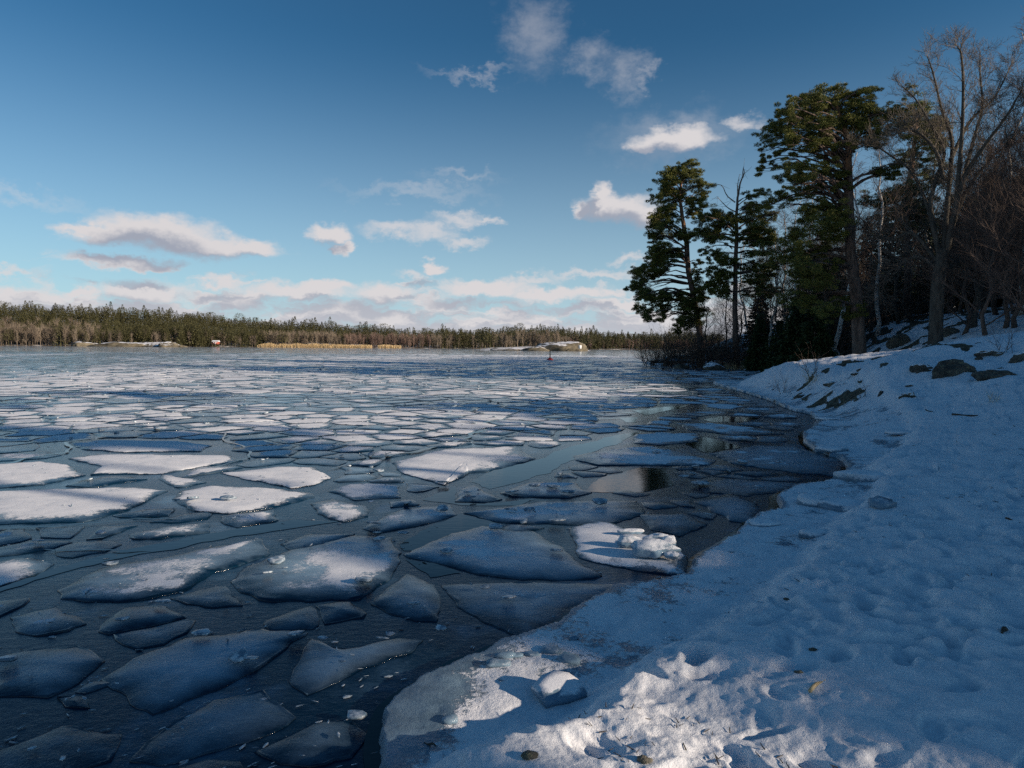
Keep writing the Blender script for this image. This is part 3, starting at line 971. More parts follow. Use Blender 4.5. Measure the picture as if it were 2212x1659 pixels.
# world-uniform candidates further out
NF = 42000
ty = np.sqrt(rng.random(NF)) * 128
tx = ty * rng.uniform(-0.86, 0.62, NF)
cx = np.array(cx + list(tx)); cy = np.array(cy + list(ty))
dl, _ = poly_dist(cx, cy, LAND, True); il = inside(cx, cy, LAND)
okm = (~il) & (dl > 0.45)
qu, qv = proj(np.stack([cx, cy, np.zeros_like(cx)], -1))
okm &= (qv < 640) & (cy > 3)
big_n = fbm(cx * 0.12, cy * 0.12, 3, 91)
for x, y, o_, bn in zip(cx, cy, okm, big_n):
    if not o_: continue
    d = math.hypot(x, y)
    r_ = cell_r(d) * (0.55 + 0.9 * bn) * random.choice((0.4, 0.7, 1.0, 1.4, 1.8))
    if ok_seed(x, y, r_):
        add_seed(x, y); real.append((x, y))
print('cells', len(real))
# shore dummies
for i in range(len(edge) - 1):
    a, b = np.array(edge[i]), np.array(edge[i + 1])
    m_ = max(1, int(np.linalg.norm(b - a) / 0.5))
    for t in range(m_):
        q = a + (b - a) * t / m_
        add_seed(q[0] + 0.1, q[1])
allp = np.array([q for l in grid.values() for q in l])
# neighbour search through a coarse hash
HS = 3.0
hsh = {}
for i, (x, y) in enumerate(allp): hsh.setdefault((int(x // HS), int(y // HS)), []).append(i)


def clip(poly, nx, ny, c):
    """keep nx*x+ny*y <= c"""
    out_ = []
    m_ = len(poly)
    for i in range(m_):
        a, b = poly[i], poly[(i + 1) % m_]
        da = nx * a[0] + ny * a[1] - c; db = nx * b[0] + ny * b[1] - c
        if da <= 0: out_.append(a)
        if (da < 0 < db) or (db < 0 < da):
            t = da / (da - db)
            out_.append((a[0] + (b[0] - a[0]) * t, a[1] + (b[1] - a[1]) * t))
    return out_


cells = []
for (x, y) in real:
    d = math.hypot(x, y)
    gi, gj = int(x // HS), int(y // HS)
    nb = []
    R_ = 1 if d < 60 else 2
    for i in range(gi - R_, gi + R_ + 1):
        for j in range(gj - R_, gj + R_ + 1):
            nb += hsh.get((i, j), [])
    nb = allp[nb]
    dd = ((nb - (x, y)) ** 2).sum(1)
    o_ = np.argsort(dd)[1:19]
    R0 = 4.0 + 0.03 * d
    poly = [(x + R0 * math.cos(t * PI / 4), y + R0 * math.sin(t * PI / 4)) for t in range(8)]
    gap = random.choice((0.006, 0.01, 0.016, 0.03, 0.07)) + 0.0005 * d
    for q in o_:
        ax, ay = nb[q]
        dx, dy = ax - x, ay - y
        Ld = math.hypot(dx, dy) + 1e-9
        nx, ny = dx / Ld, dy / Ld
        poly = clip(poly, nx, ny, nx * (x + ax) / 2 + ny * (y + ay) / 2 - gap)
        if len(poly) < 3: break
    if len(poly) < 3: continue
    pa = np.array(poly)
    A_ = abs(area_of(pa))
    if A_ < 0.08: continue
    cells.append((x, y, d, pa, A_))
cx_ = np.array([c[0] for c in cells]); cy_ = np.array([c[1] for c in cells])
dsh, _ = poly_dist(cx_, cy_, LAND, True)
sn_field = fbm(cx_ * 0.20, cy_ * 0.33, 3, 95)
sn_big = fbm(cx_ * 0.05, cy_ * 0.02, 3, 96)
qu, qv = proj(np.stack([cx_, cy_, np.zeros_like(cx_)], -1))
order = np.argsort([-(c[4] / (c[2] ** 3)) * (1 if -20 < a < 1044 else 0.001) for c, a in zip(cells, qu)])
n_ind = 300 - len(PIECES)
far_parts = []
side = lambda u: 'at the far left' if u < 150 else 'left of the middle' if u < 380 else 'in the middle' if u < 560 else 'right of the middle' if u < 720 else 'close to the right-hand shore'
near_parts = 0
for rank, ci in enumerate(order):
    x, y, d, pa, A_ = cells[ci]
    s_ = 0.66 + 2.0 * (sn_field[ci] - 0.47) + random.uniform(-0.25, 0.3)
    s_ = min(s_, 0.95) * (0.55 + 0.45 * min(1, dsh[ci] / 4.0))
    if d > 30: s_ = 0.76 - 0.003 * (d - 30) + 1.8 * (sn_big[ci] - 0.5) + random.uniform(-0.25, 0.25)
    if random.random() < .16: s_ -= 0.4
    if A_ < 0.5: s_ *= 0.8
    mk_ = random.uniform(0.25, 0.6)
    if rank < n_ind:
        v, f, a_, b_ = floe_mesh(pa, s_, mk_, top=random.uniform(0.008, 0.026), step=0.05 + 0.006 * d, amp=0.05, levels=(1, 0.96, 0.9, 0.8, 0.65, 0.45, 0.22))
        size = 'large' if A_ > 3 else 'middling' if A_ > 1.2 else 'small'
        cc__ = pa - pa.mean(0); ev = np.linalg.eigvalsh(cc__.T @ cc__); asp = math.sqrt(ev[1] / max(ev[0], 1e-6))
        shp = 'elongated' if asp > 1.7 else 'oval' if asp > 1.3 else ('many-sided' if len(pa) > 6 else 'blocky' if len(pa) > 4 else 'wedge-shaped')
        cov = 'white snow-covered' if s_ > 0.62 else 'snow-dusted' if s_ > 0.35 else 'bare grey-blue'
        place = 'in the near field' if d < 9 else 'in the middle field' if d < 16 else 'out on the lake'
        PIECES.append((v, f, a_, b_, f'{size} {shp} {cov} ice floe {side(qu[ci])} {place}', 'cell'))
    else:
        v, f, a_, b_ = floe_mesh(pa, s_, mk_, top=random.uniform(0.008, 0.026), step=0.10 + 0.010 * d, amp=0.08, levels=(1, 0.92, 0.78, 0.5) if d < 60 else (1, 0.88, 0.55), near=False)
        far_parts.append((v, f, a_, b_))
for v, f, a_, b_, lab, kd in PIECES:
    c = v[-1] * np.array([1, 1, 0])
    me = mesh('ice_floe', v - c, f, MAT['floe'], True, {'snow': a_, 'milk': b_})
    obj('ice_floe', me, label=lab, cat='ice floe', group=GR_T if kd == 'floe' else lab.replace('ice floe', 'ice floes'), loc=tuple(c))
v, f = merge([(q[0], q[1]) for q in far_parts])
me = mesh('ice_floes', v, f, MAT['floe'], True, {'snow': np.concatenate([q[2] for q in far_parts]), 'milk': np.concatenate([q[3] for q in far_parts])})
obj('drift_ice', me, kind='stuff', label='mass of smaller drifting ice floes farther out on the lake', cat='drift ice')
print('floes', len(PIECES), 'far', len(far_parts), len(v))


def snow_point(u, v):
    ys = 1 / np.linspace(1 / 1.7, 1 / 80, 2500)
    d = ray(u, v)
    p_ = CAM[None] + d[None] * (ys / d[1])[:, None]
    h = ground(p_[:, 0], p_[:, 1])
    k_ = np.nonzero(p_[:, 2] < h)[0]
    i = k_[0] if len(k_) else int(np.argmin(np.abs(p_[:, 2])))
    return np.array([p_[i, 0], p_[i, 1], max(h[i], 0)])


# ------------------------------------------------------------------ ice slabs, chips, blocks
def slab(sx, sy, th, seed, nseg=7):
    """an irregular broken plate"""
    r_ = np.random.default_rng(seed)
    th_ = np.sort(np.arange(nseg) * 2 * PI / nseg + r_.uniform(-0.35, 0.35, nseg))
    rr = r_.uniform(0.65, 1.0, nseg)
    o = np.stack([np.cos(th_) * rr * sx / 2, np.sin(th_) * rr * sy / 2], -1)
    bot = np.column_stack([o, np.full(nseg, -th / 2)]); top = np.column_stack([o * 0.97, np.full(nseg, th / 2)])
    top[:, 2] += r_.uniform(-0.2, 0.2, nseg) * th
    in_ = np.column_stack([o * 0.5, np.full(nseg, th * 0.62)])
    v = np.concatenate([bot, top, in_, [[0, 0, th * 0.7]], [[0, 0, -th / 2]]])
    a = np.arange(nseg); b = (a + 1) % nseg
    q = np.concatenate([np.stack([a, b, nseg + b, nseg + a], -1), np.stack([nseg + a, nseg + b, 2 * nseg + b, 2 * nseg + a], -1)])
    t = np.concatenate([np.stack([2 * nseg + a, 2 * nseg + b, np.full(nseg, 3 * nseg)], -1), np.stack([b, a, np.full(nseg, 3 * nseg + 1)], -1)])
    return v, [t, q]


def rot(v, ax, ay, az_):
    return v @ np.array(Matrix.Rotation(az_, 3, 'Z') @ Matrix.Rotation(ay, 3, 'Y') @ Matrix.Rotation(ax, 3, 'X')).T


shard_meshes = []
for i in range(10):
    v, f = slab(1.0, random.uniform(0.4, 0.9), random.uniform(0.10, 0.22), 100 + i)
    shard_meshes.append(mesh('ice_shard', v, f, MAT['chunk_ice']))


def shard(u, v_, size, tilt, yaw, lab, z=0.04, group=None, flip=0):
    g = gnd(u, v_, z)
    o = obj('ice_shard', shard_meshes[int(abs(u * 7 + v_)) % 10], label=lab, cat='ice shard', group=group)
    o.location = (g[0], g[1], z + size * 0.25 * abs(math.sin(tilt)))
    o.rotation_euler = (tilt, flip, yaw)
    o.scale = (size * .85, size * .85, size * 0.5)
    return o


NAMED = [(c6, 950, 325, .20, .5, 'left one of two upturned slabs on the bright snowy floe'),
         (c6, 1125, 325, .30, .45, 'right, larger one of two upturned slabs on the bright snowy floe'),
         (c6, 1800, 730, .21, .3, 'lone white ice lump on the big rounded floe'),
         (c6, 1370, 630, .22, .3, 'flat slab on the snowy back of the big rounded floe'),
         (c6, 1325, 690, .12, .3, 'small dark slab in the snow of the big rounded floe'),
         (c6, 550, 650, .18, .4, 'upturned slab on the rear edge of the boat-shaped floe'),
         (c6, 1190, 775, .06, 1.0, 'little bright shard on the left end of the big rounded floe'),
         (c6, 1880, 525, .16, .5, 'tilted block on the far corner of the big rounded floe'),
         (c6, 1470, 995, .15, .3, 'pale block at the right tip of the largest shaded floe'),
         (c6, 1180, 1115, .15, .7, 'tall glinting ice lump on the largest shaded floe'),
         (c6, 1240, 1120, .12, .5, 'lower glinting ice lump on the largest shaded floe'),
         (c6, 1600, 1020, .10, .6, 'leftmost block on the rim of the milky shaded floe'),
         (c6, 1890, 1020, .12, .6, 'largest block on the rim of the milky shaded floe'),
         (c6, 1930, 1000, .08, .8, 'rightmost block on the rim of the milky shaded floe'),
         (c6, 1740, 1100, .06, .6, 'small lump in the middle of the milky shaded floe'),
         (c6, 1000, 990, .16, .15, 'thin splinter plate behind the largest shaded floe'),
         (c6, 810, 835, .15, .2, 'dark splinter plate lying in the black ice gap'),
         (c6, 610, 925, .12, .5, 'upright splinter in the black ice near the left'),
         (c6, 30, 1125, .16, .4, 'glassy slab on the shaded left-edge floe'),
         (c6, 1760, 1400, .14, .2, 'long thin stick of ice by the dark floe with frosty flecks'),
         (c6, 240, 70, .10, .8, 'round clear ice lump standing on the crack at the left'),
         (c6, 500, 495, .14, .4, 'wet lump of ice in the black ice above the channel'),
         (c6, 190, 535, .16, .4, 'white crumpled lump in the black ice above the channel'),
         (c6, 1840, 340, .10, .4, 'small slab beside the small rounded floe'),
         (c7, 400, 845, .14, .3, 'white ice lump on the rounded triangular floe'),
         (c7, 755, 770, .12, .9, 'small dark block on the wide dark plate'),
         (c7, 870, 815, .15, .3, 'crushed pale ice patch on the wide dark plate'),
         (c7, 530, 970, .11, .5, 'square ice cube alone in the black ice before the shelf'),
         (c7, 1105, 580, .17, .2, 'thin bright slab on the large triangular floe'),
         (c7, 560, 580, .17, .3, 'grey slab on the left part of the large triangular floe'),
         (c7, 1100, 432, .26, .15, 'long dark-edged slab in front of the broad studded floe'),
         (c7, 970, 385, .18, 1.0, 'upright slab on the broad studded floe'),
         (c7, 880, 385, .25, .6, 'leaning slab on the broad studded floe'),
         (c7, 800, 465, .22, .3, 'slab wedged at the right end of the dark blue pool'),
         (c7, 200, 450, .22, .5, 'leaning slab on the shaded floe beside the dark blue pool'),
         (c7, 540, 375, .20, .5, 'blunt slab on the right end of the shaded floe'),
         (c7, 665, 292, .16, .3, 'upper white chip on the small dark triangular floe'),
         (c7, 695, 315, .12, .3, 'lower white chip on the small dark triangular floe'),
         (c7, 880, 290, .26, .2, 'flat white slab at the left of the crowded floe'),
         (c7, 1000, 260, .22, .4, 'flat white slab at the back of the crowded floe'),
         (c7, 1090, 265, .26, .3, 'middle white slab on the crowded floe'),
         (c7, 1160, 290, .25, .3, 'right white slab on the crowded floe'),
         (c7, 1150, 185, .20, .3, 'grey slab beside the bright channel'),
         (c7, 1320, 345, .25, .6, 'knobbly grey lump behind the heap of ice blocks'),
         (c7, 1820, 245, .32, .15, 'long pale slab frozen near the mirror pool'),
         (c7, 1740, 215, .25, .3, 'grey slab right of the mirror pool'),
         (c7, 545, 243, .22, .3, 'slab on the lower tip of the wide sunlit floe'),
         (c7, 1600, 92, .22, .2, 'pale slab on the blue-shaded snowy floe'),
         (c7, 215, 495, .13, .5, 'small slab frozen behind the big rounded floe'),
         (c7, 345, 495, .15, .4, 'clear slab at the left corner of the dark blue pool'),
         (c5, 370, 1105, .35, .12, 'flat bright slab on the grey plate below the notch'),
         (c5, 700, 1125, .20, .3, 'small lump on the grey plate below the notch'),
         (c5, 185, 925, .2, .5, 'white lump on the ice left of the mirroring pool'),
         (c5, 600, 985, .25, .3, 'thin glassy slab at the rim of the smooth grey plate'),
         (c5, 620, 860, .5, .1, 'long white splinter above the mirroring pool'),
         (c5, 805, 985, .2, .2, 'thin slab in the middle of the smooth grey plate'),
         (c5, 790, 797, .12, .5, 'glinting chip on thin ice near the shore')]
for i, (fn, x, y, s_, tl, lab) in enumerate(NAMED):
    u_, v_ = fn(x, y)
    shard(u_, v_, s_, tl * (1 if i % 2 else -1) * 0.5, random.uniform(-0.5, 0.5), lab, z=0.045)

# scatter of small chips over the floes: one uncountable object
ch = []
tot = 0
allf = [(q[0], q[1]) for q in [(c[0], c[1]) for c in cells]]
for x, y, d, pa, A_ in cells:
    if d > 55: continue
    m_ = np.random.poisson(min(3.0, 0.9 * A_ + 0.4))
    c = pa.mean(0)
    for t in range(m_):
        i = random.randrange(len(pa))
        q = c + (pa[i] + (pa[(i + 1) % len(pa)] - pa[i]) * random.random() - c) * random.uniform(0.2, 1.0)
        s_ = random.uniform(0.05, 0.14) * (1 + d * 0.01) * random.choice((0.5, 1, 1.5))
        v, f = slab(s_, s_ * random.uniform(0.25, 0.7), s_ * random.uniform(0.06, 0.14), tot % 97, 5)
        tl = random.gauss(0, 0.16)
        v = rot(v, tl, random.gauss(0, 0.2), random.uniform(0, 2 * PI)) + np.array([q[0], q[1], 0.035 + abs(math.sin(tl)) * s_ * 0.3])
        ch.append((v, f)); tot += 1
for fn, pl, sn_, mk_, lab in TR:
    P_ = np.array([G(fn(*q), 0.02) for q in pl]); c = P_.mean(0)
    for t in range(int(6 + 4 * abs(area_of(P_)))):
        i = random.randrange(len(P_))
        q = c + (P_[i] + (P_[(i + 1) % len(P_)] - P_[i]) * random.random() - c) * random.uniform(0.2, 1.0)
        s_ = random.uniform(0.012, 0.045) * random.choice((0.5, 1, 1.6))
        v, f = slab(s_, s_ * random.uniform(0.15, 0.5), s_ * random.uniform(0.05, 0.12), t % 97, 5)
        tl = random.gauss(0, 0.3)
        v = rot(v, tl, random.gauss(0, 0.2), random.uniform(0, 2 * PI)) + np.array([q[0], q[1], 0.032 + abs(math.sin(tl)) * s_ * 0.3])
        ch.append((v, f))
for t in range(420):     # splinters frozen in the black ice near the camera
    u_, v_ = random.uniform(-20, 700), random.uniform(520, 780)
    g = gnd(u_, v_, 0)
    if inside(np.array([g[0]]), np.array([g[1]]), LAND)[0]: continue
    s_ = random.uniform(0.015, 0.07)
    v, f = slab(s_, s_ * random.uniform(0.08, 0.3), s_ * 0.05, t % 97, 5)
    v = rot(v, random.gauss(0, 0.3), 0, random.gauss(0.5, 0.5)) + np.array([g[0], g[1], 0.006])
    ch.append((v, f))
v, f = merge(ch)
obj('ice_chips', mesh('ice_chips', v, f, MAT['chunk_ice']), kind='stuff', label='small broken chips of ice scattered over the floes', cat='ice chips')
print('chips', len(ch))


# lumps (icosphere displaced) for ice blocks and boulders
def ico(sub):
    import bmesh
    bm = bmesh.new(); bmesh.ops.create_icosphere(bm, subdivisions=sub, radius=1)
    v = np.array([x.co[:] for x in bm.verts]); f = np.array([[q.index for q in p_.verts] for p_ in bm.faces])
    bm.free(); return v, f


ICO4, ICO3 = ico(4), ico(3)


def lump(sx, sy, sz, seed, rough=0.28, flatness=0.5, base=ICO4, planes=9):
    v = base[0].copy()
    r_ = np.random.default_rng(seed)
    rad = np.ones(len(v))
    for i in range(planes):       # cut by random planes so it gets facets
        d = r_.normal(size=3); d /= np.linalg.norm(d)
        k_ = r_.uniform(0.55, 0.95)
        t = v @ d
        rad = np.minimum(rad, np.where(t > 0.05, k_ / np.maximum(t, 0.05), 9))
    rad = 0.35 + 0.65 * rad
    nz = fbm(v[:, 0] * 1.7 + seed, v[:, 1] * 1.7 + v[:, 2] * 1.3, 4, seed) - 0.5
    rad = rad * (1 + rough * nz * 1.6 + rough * 0.45 * (fbm(v[:, 0] * 5 + seed, v[:, 1] * 5 + v[:, 2] * 4.1, 3, seed + 5) - 0.5))
    v = v * rad[:, None] * np.array([sx, sy, sz])
    return v, base[1]


# heap of blocks on the lit floe
g = gnd(*c7(1600, 590), 0.05)
for i, (x, y, a, b, c_, lab) in enumerate([
        (1590, 595, .20, .12, .085, 'biggest rounded ice block of the heap on the snowy floe'),
        (1470, 548, .15, .07, .055, 'long block at the left of the heap on the snowy floe'),
        (1600, 540, .13, .08, .06, 'block at the back of the heap on the snowy floe'),
        (1660, 560, .09, .07, .07, 'right shoulder block of the heap on the snowy floe'),
        (1480, 490, .14, .05, .03, 'pointed slab behind the heap on the snowy floe'),
        (1680, 610, .07, .05, .035, 'small block at the right foot of the heap')]):
    g = gnd(*c7(x, y), 0.06)
    v, f = lump(a, b, c_, 300 + i, 0.3)
    me = mesh('ice_block', v, f, MAT['floe'], True, {'snow': np.where(v[:, 2] > c_ * 0.1, 0.62, 0.1), 'milk': np.full(len(v), 0.75)})
    obj('ice_block', me, label=lab, cat='ice block', loc=(g[0], g[1], 0.05 + c_ * 0.6))

# lit pointed slab on the shelf and the other slabs on the bank
BANKS = [(c7, 1120, 1300,   .32, .19, .035, 0.34, 0.35, 0.12, 'pointed ice slab on the sunlit shelf casting a sharp shadow'),
         (c5, 1275, 1085, .95, .52, .10, 0.0, 0.0, 0.16, 'round snow-capped ice plate stranded at the edge of the shore'),
         (c5, 1090, 925, .75, .35, .05, 0.08, 0.2, 0.09, 'flat grey slab on the shore ice above the notch'),
         (c5, 1180, 1245, .85, .45, .07, 0.05, -0.3, 0.16, 'large flat snowy slab pushed up on the shore'),
         (c5, 980, 1225, .35, .25, .08, 0.2, 0.4, 0.13, 'small block left of the large flat slab on the shore'),
         (c5, 720, 1335, .36, .18, .03, 0.1, 0.0, 0.09, 'thin slab on the shelf behind the heap of blocks'),
         (c5, 1000, 1400, .35, .13, .05, 0.1, 0.1, 0.20, 'narrow slab at the bank edge'),
         (c5, 1370, 1235, .30, .2, .05, 0.2, 0.0, 0.25, 'small slab right of the large flat slab'),
         (c5, 1080, 755, .9, .25, .05, 0.05, -0.3, 0.12, 'long low slab at the rim of the snow'),
         (c5, 1500, 835, .7, .25, .05, 0.05, -0.2, 0.30, 'thin slab lying on open snow'),
         (c7, 1080, 1082, .15, .09, .018, 0.1, -0.2, 0.085, 'glassy chip with a rectangular outline on the shelf'),
         (c7, 1170, 1130, .15, .09, .02, 0.15, -0.6, 0.085, 'glassy chip with a bent corner on the shelf'),
         (c7, 985, 1100, .11, .04, .014, 0.1, -0.2, 0.085, 'thin sliver of ice on the shelf'),
         (c7, 820, 1150, .16, .07, .02, 0.15, 0.2, 0.085, 'broken plate at the shelf corner'),
         (c7, 850, 1110, .13, .05, .02, 0.2, 0.1, 0.085, 'upper broken plate at the shelf corner'),
         (c7, 900, 1105, .10, .04, .015, 0.2, 0.1, 0.085, 'smaller broken plate at the shelf corner'),
         (c7, 1190, 1022, .07, .04, .014, 0.2, 0.1, 0.085, 'small chip in the shaded part of the shelf'),
         (c7, 580, 1430, .10, .06, .02, 0.1, 0.1, 0.085, 'grey chip at the shaded lower shelf')]
for i, (fn, x, y, a, b, t_, tl, yw, z0, lab) in enumerate(BANKS):
    u_, v_ = fn(x, y)
    g = snow_point(u_, v_)
    z_ = g[2]
    v, f = slab(a * 1.1, b * 1.2, t_, 500 + i, 9)
    v = rot(v, tl, 0.0, yw)
    ni = len(v)
    me = mesh('ice_slab', v, f, MAT['floe'], False, {'snow': np.where(v[:, 2] > t_ * 0.2, 0.8 if a > .3 else 0.3, 0.1), 'milk': np.full(ni, 0.65)})
    obj('ice_slab', me, label=lab, cat='ice slab', loc=(g[0], g[1], z_ + t_ * 0.35 + abs(math.sin(tl)) * b * 0.35))

# ------------------------------------------------------------------ boulders
def hit(u, v, default):
    ys = np.linspace(default * .84 if default > 30 else 5, 75, 700)
    d = ray(u, v)
    p_ = CAM[None] + d[None] * (ys / d[1])[:, None]
    h = ground(p_[:, 0], p_[:, 1])
    k_ = np.nonzero(p_[:, 2] < np.maximum(h, 0))[0]
    return float(ys[k_[0]]) + 0.15 if len(k_) else default


def boulder(u0, v0, u1, v1, depth, lab, snowy=True, seed=0, sink=0.25, group=None, deep=0.7, rough=0.3):
    """a boulder that covers the picture rectangle u0..u1 / v0..v1 at that distance"""
    depth = hit((u0 + u1) / 2, v1, depth)
    a = at(u0, v1, depth); b = at(u1, v0, depth)
    sx = abs(b[0] - a[0]) / 2; sz = abs(b[2] - a[2])
    far_ = depth > 30
    v, f = lump(sx * 1.15, sx * deep, sz * (0.8 if far_ else 0.72), seed, rough if far_ else 0.5, planes=9 if far_ else 14)
    if not far_: sink = 0.12
    g = ((a[0] + b[0]) / 2, depth, a[2] + sz * sink)
    me = mesh('boulder', v, f, MAT['granite_snowy' if snowy else 'granite_bare'], True)
    return obj('boulder', me, label=lab, cat='boulder', loc=g, group=group)


def cB(x0, y0, x1, y1): return (*c5(x0, y0), *c5(x1, y1))


ROCKS = [(cB(1665, 385, 1885, 505), 20.0, False, 'largest bare lichen-spotted rock on the snowy ridge'),
         (cB(1545, 425, 1700, 492), 20.2, True, 'lower rock shoulder left of the largest bare rock'),
         (cB(1890, 465, 2125, 520), 18.6, False, 'long dark rock ledge right of the largest bare rock'),
         (cB(2075, 340, 2230, 430), 19.5, True, 'dark rock at the right edge on top of the ridge'),
         (cB(1910, 358, 2060, 402), 20.6, True, 'broken dark rock on the ridge above the long ledge'),
         (cB(1890, 398, 1935, 430), 20, False, 'small dark stone beside the largest bare rock'),
         (cB(1060, 535, 1135, 565), 20.5, True, 'flat dark stone on the lower left slope of the ridge'),
         (cB(1245, 520, 1320, 545), 20, True, 'flat dark stone in the middle of the ridge slope'),
         (cB(1350, 588, 1400, 632), 17, False, 'dark tilted stone at the foot of the ridge'),
         (cB(1475, 592, 1560, 640), 16.5, True, 'pair-topped dark stone at the foot of the ridge'),
         (cB(1155, 622, 1195, 642), 16.5, False, 'small dark stone by the ice edge'),
         (cB(905, 608, 960, 632), 19.0, True, 'low dark stones near the waterline'),
         (cB(1510, 555, 1575, 582), 17.8, True, 'crumbled brown stone on the ridge slope'),
         (cB(1205, 488, 1300, 503), 22.5, True, 'thin dark rock crest showing through the snow'),
         (cB(1800, 375, 1870, 388), 21.3, True, 'thin dark ledge above the largest bare rock'),
         (cB(385, 440, 500, 482), 58, True, 'snow-capped boulder at the tip of the wooded point'),
         (cB(228, 446, 300, 472), 60, False, 'low dark boulder in the ice left of the snow-capped one'),
         (cB(168, 434, 215, 450), 63, True, 'small snowy stone out in the ice off the point'),
         (cB(668, 432, 745, 470), 56, True, 'smooth snow-covered boulder on the cove shore'),
         (cB(762, 422, 830, 455), 54, False, 'dark boulder on the cove shore'),
         (cB(880, 420, 962, 466), 50, True, 'dark boulder with a snow cap beside the ridge flank'),
         (cB(1000, 398, 1105, 442), 46, True, 'broad snow-capped boulder left of the big pine'),
         (cB(928, 373, 978, 408), 52, False, 'round pale boulder behind the snow-capped ones'),
         (cB(775, 372, 865, 420), 56, False, 'wide mossy boulder under the low spruce boughs'),
         (cB(1155, 370, 1222, 405), 40, False, 'grey boulder at the foot of the big pine'),
         (cB(1405, 278, 1532, 345), 40, False, 'large dark boulder on the slope between pine and oak'),
         (cB(1700, 238, 1792, 290), 42, False, 'dark boulder behind the oak trunk'),
         (cB(1370, 145, 1450, 170), 60, False, 'small dark rock up in the wood'),
         (cB(1395, 178, 1440, 200), 55, False, 'lower small dark rock up in the wood'),
         (cB(950, 455, 1010, 478), 47, True, 'half-buried stone at the back of the ridge'),
         (cB(600, 385, 680, 405), 60, False, 'flat slab rock right of the reddish pine trunk'),
         (cB(1750, 300, 1810, 322), 38, False, 'tan stone lying behind the ridge crest')]
for i, (r4, d_, sn_, lab) in enumerate(ROCKS):
    boulder(*r4, d_, lab, sn_, 700 + i * 3)
# stones in the near snow
for i, (fn, x, y, s_, lab) in enumerate([(c7, 970, 1605, .055, 'wet dark stone half frozen into the snow at the bottom edge'), (c7, 1545, 1625, .045, 'small grey stone in the sunlit snow at the bottom edge'),
                                         (c8, 905, 930, .03, 'tiny dark pebble in the shaded snow'), (c8, 740, 615, .03, 'tiny pebble on the pinkish snow'), (c8, 815, 1075, .035, 'dark pebble in a hole of the snow')]):
    g = snow_point(*fn(x, y))
    s_ *= .7; v, f = lump(s_, s_ * 0.7, s_ * 0.45, 900 + i, 0.5, base=ICO3, planes=14)
    obj('stone', mesh('stone', v, f, MAT['granite_bare'], True), label=lab, cat='stone', loc=(g[0], g[1], gz(g[0], g[1]) + s_ * 0.15))


def on_snow(fn, x, y):
    return snow_point(*fn(x, y))


for i, (fn, a, b, r_, mt, lab) in enumerate([
        (c8, (885, 1195), (985, 1112), .008, 'dry_grass', 'yellow broken reed lying on the shaded snow'),
        (c8, (2095, 122), (2190, 145), .008, 'tarred_timber', 'dark stick on the snow near the right edge'),
        (c5, (1762, 733), (1905, 737), .02, 'tarred_timber', 'long dark branch lying across the snow below the ridge'),
        (c5, (1615, 705), (1655, 718), .012, 'tarred_timber', 'short twig on the snow below the ridge'),
        (c7, (450, 1535), (510, 1562), .006, 'tarred_timber', 'short dark twig on the shaded shelf'),
        (c8, (2100, 805), (2075, 830), .012, 'tarred_timber', 'dark bit of bark near the right edge')]):
    A_, B_ = on_snow(fn, *a), on_snow(fn, *b)
    pts = [A_ + (B_ - A_) * t + np.array([0, 0, r_ * 0.9 + 0.01 * math.sin(5 * t + i)]) for t in np.linspace(0, 1, 6)]
    v, f = tube(pts, [r_, r_ * 1.1, r_, r_ * 0.9, r_ * 0.7, r_ * 0.4], 6)
    obj('stick', mesh('stick', v, f, MAT[mt], True), label=lab, cat='stick')

lt = []
for i in range(900):
    u_, v_ = rng.uniform(560, 1040), rng.uniform(400, 780)
    g = gnd(u_, v_, 0.3); x, y = g[0], g[1]
    lt.append((x, y))
lt = np.array(lt); lz, ls_, _, _ = ground(lt[:, 0], lt[:, 1], True)
okl = inside(lt[:, 0], lt[:, 1], BANKPOLY) & (fbm(lt[:, 0] * .8, lt[:, 1] * .8, 3, 13) > .47)
lt, lz = lt[okl], lz[okl]
an_ = rng.uniform(0, PI, len(lt)); ll_ = rng.uniform(.006, .03, len(lt)) * (1 + .08 * np.hypot(lt[:, 0], lt[:, 1]))
A_ = np.column_stack([lt[:, 0], lt[:, 1], lz + .004]); B_ = A_ + np.column_stack([np.cos(an_) * ll_, np.sin(an_) * ll_, rng.uniform(0, .3, len(lt)) * ll_])
v, f = segs(A_, B_, ll_ * .09, ll_ * .05, 4)
obj('needle_litter', mesh('needle_litter', v, f, MAT['tarred_timber']), kind='stuff', label='dark needles and bits of bark littering the snow', cat='litter')

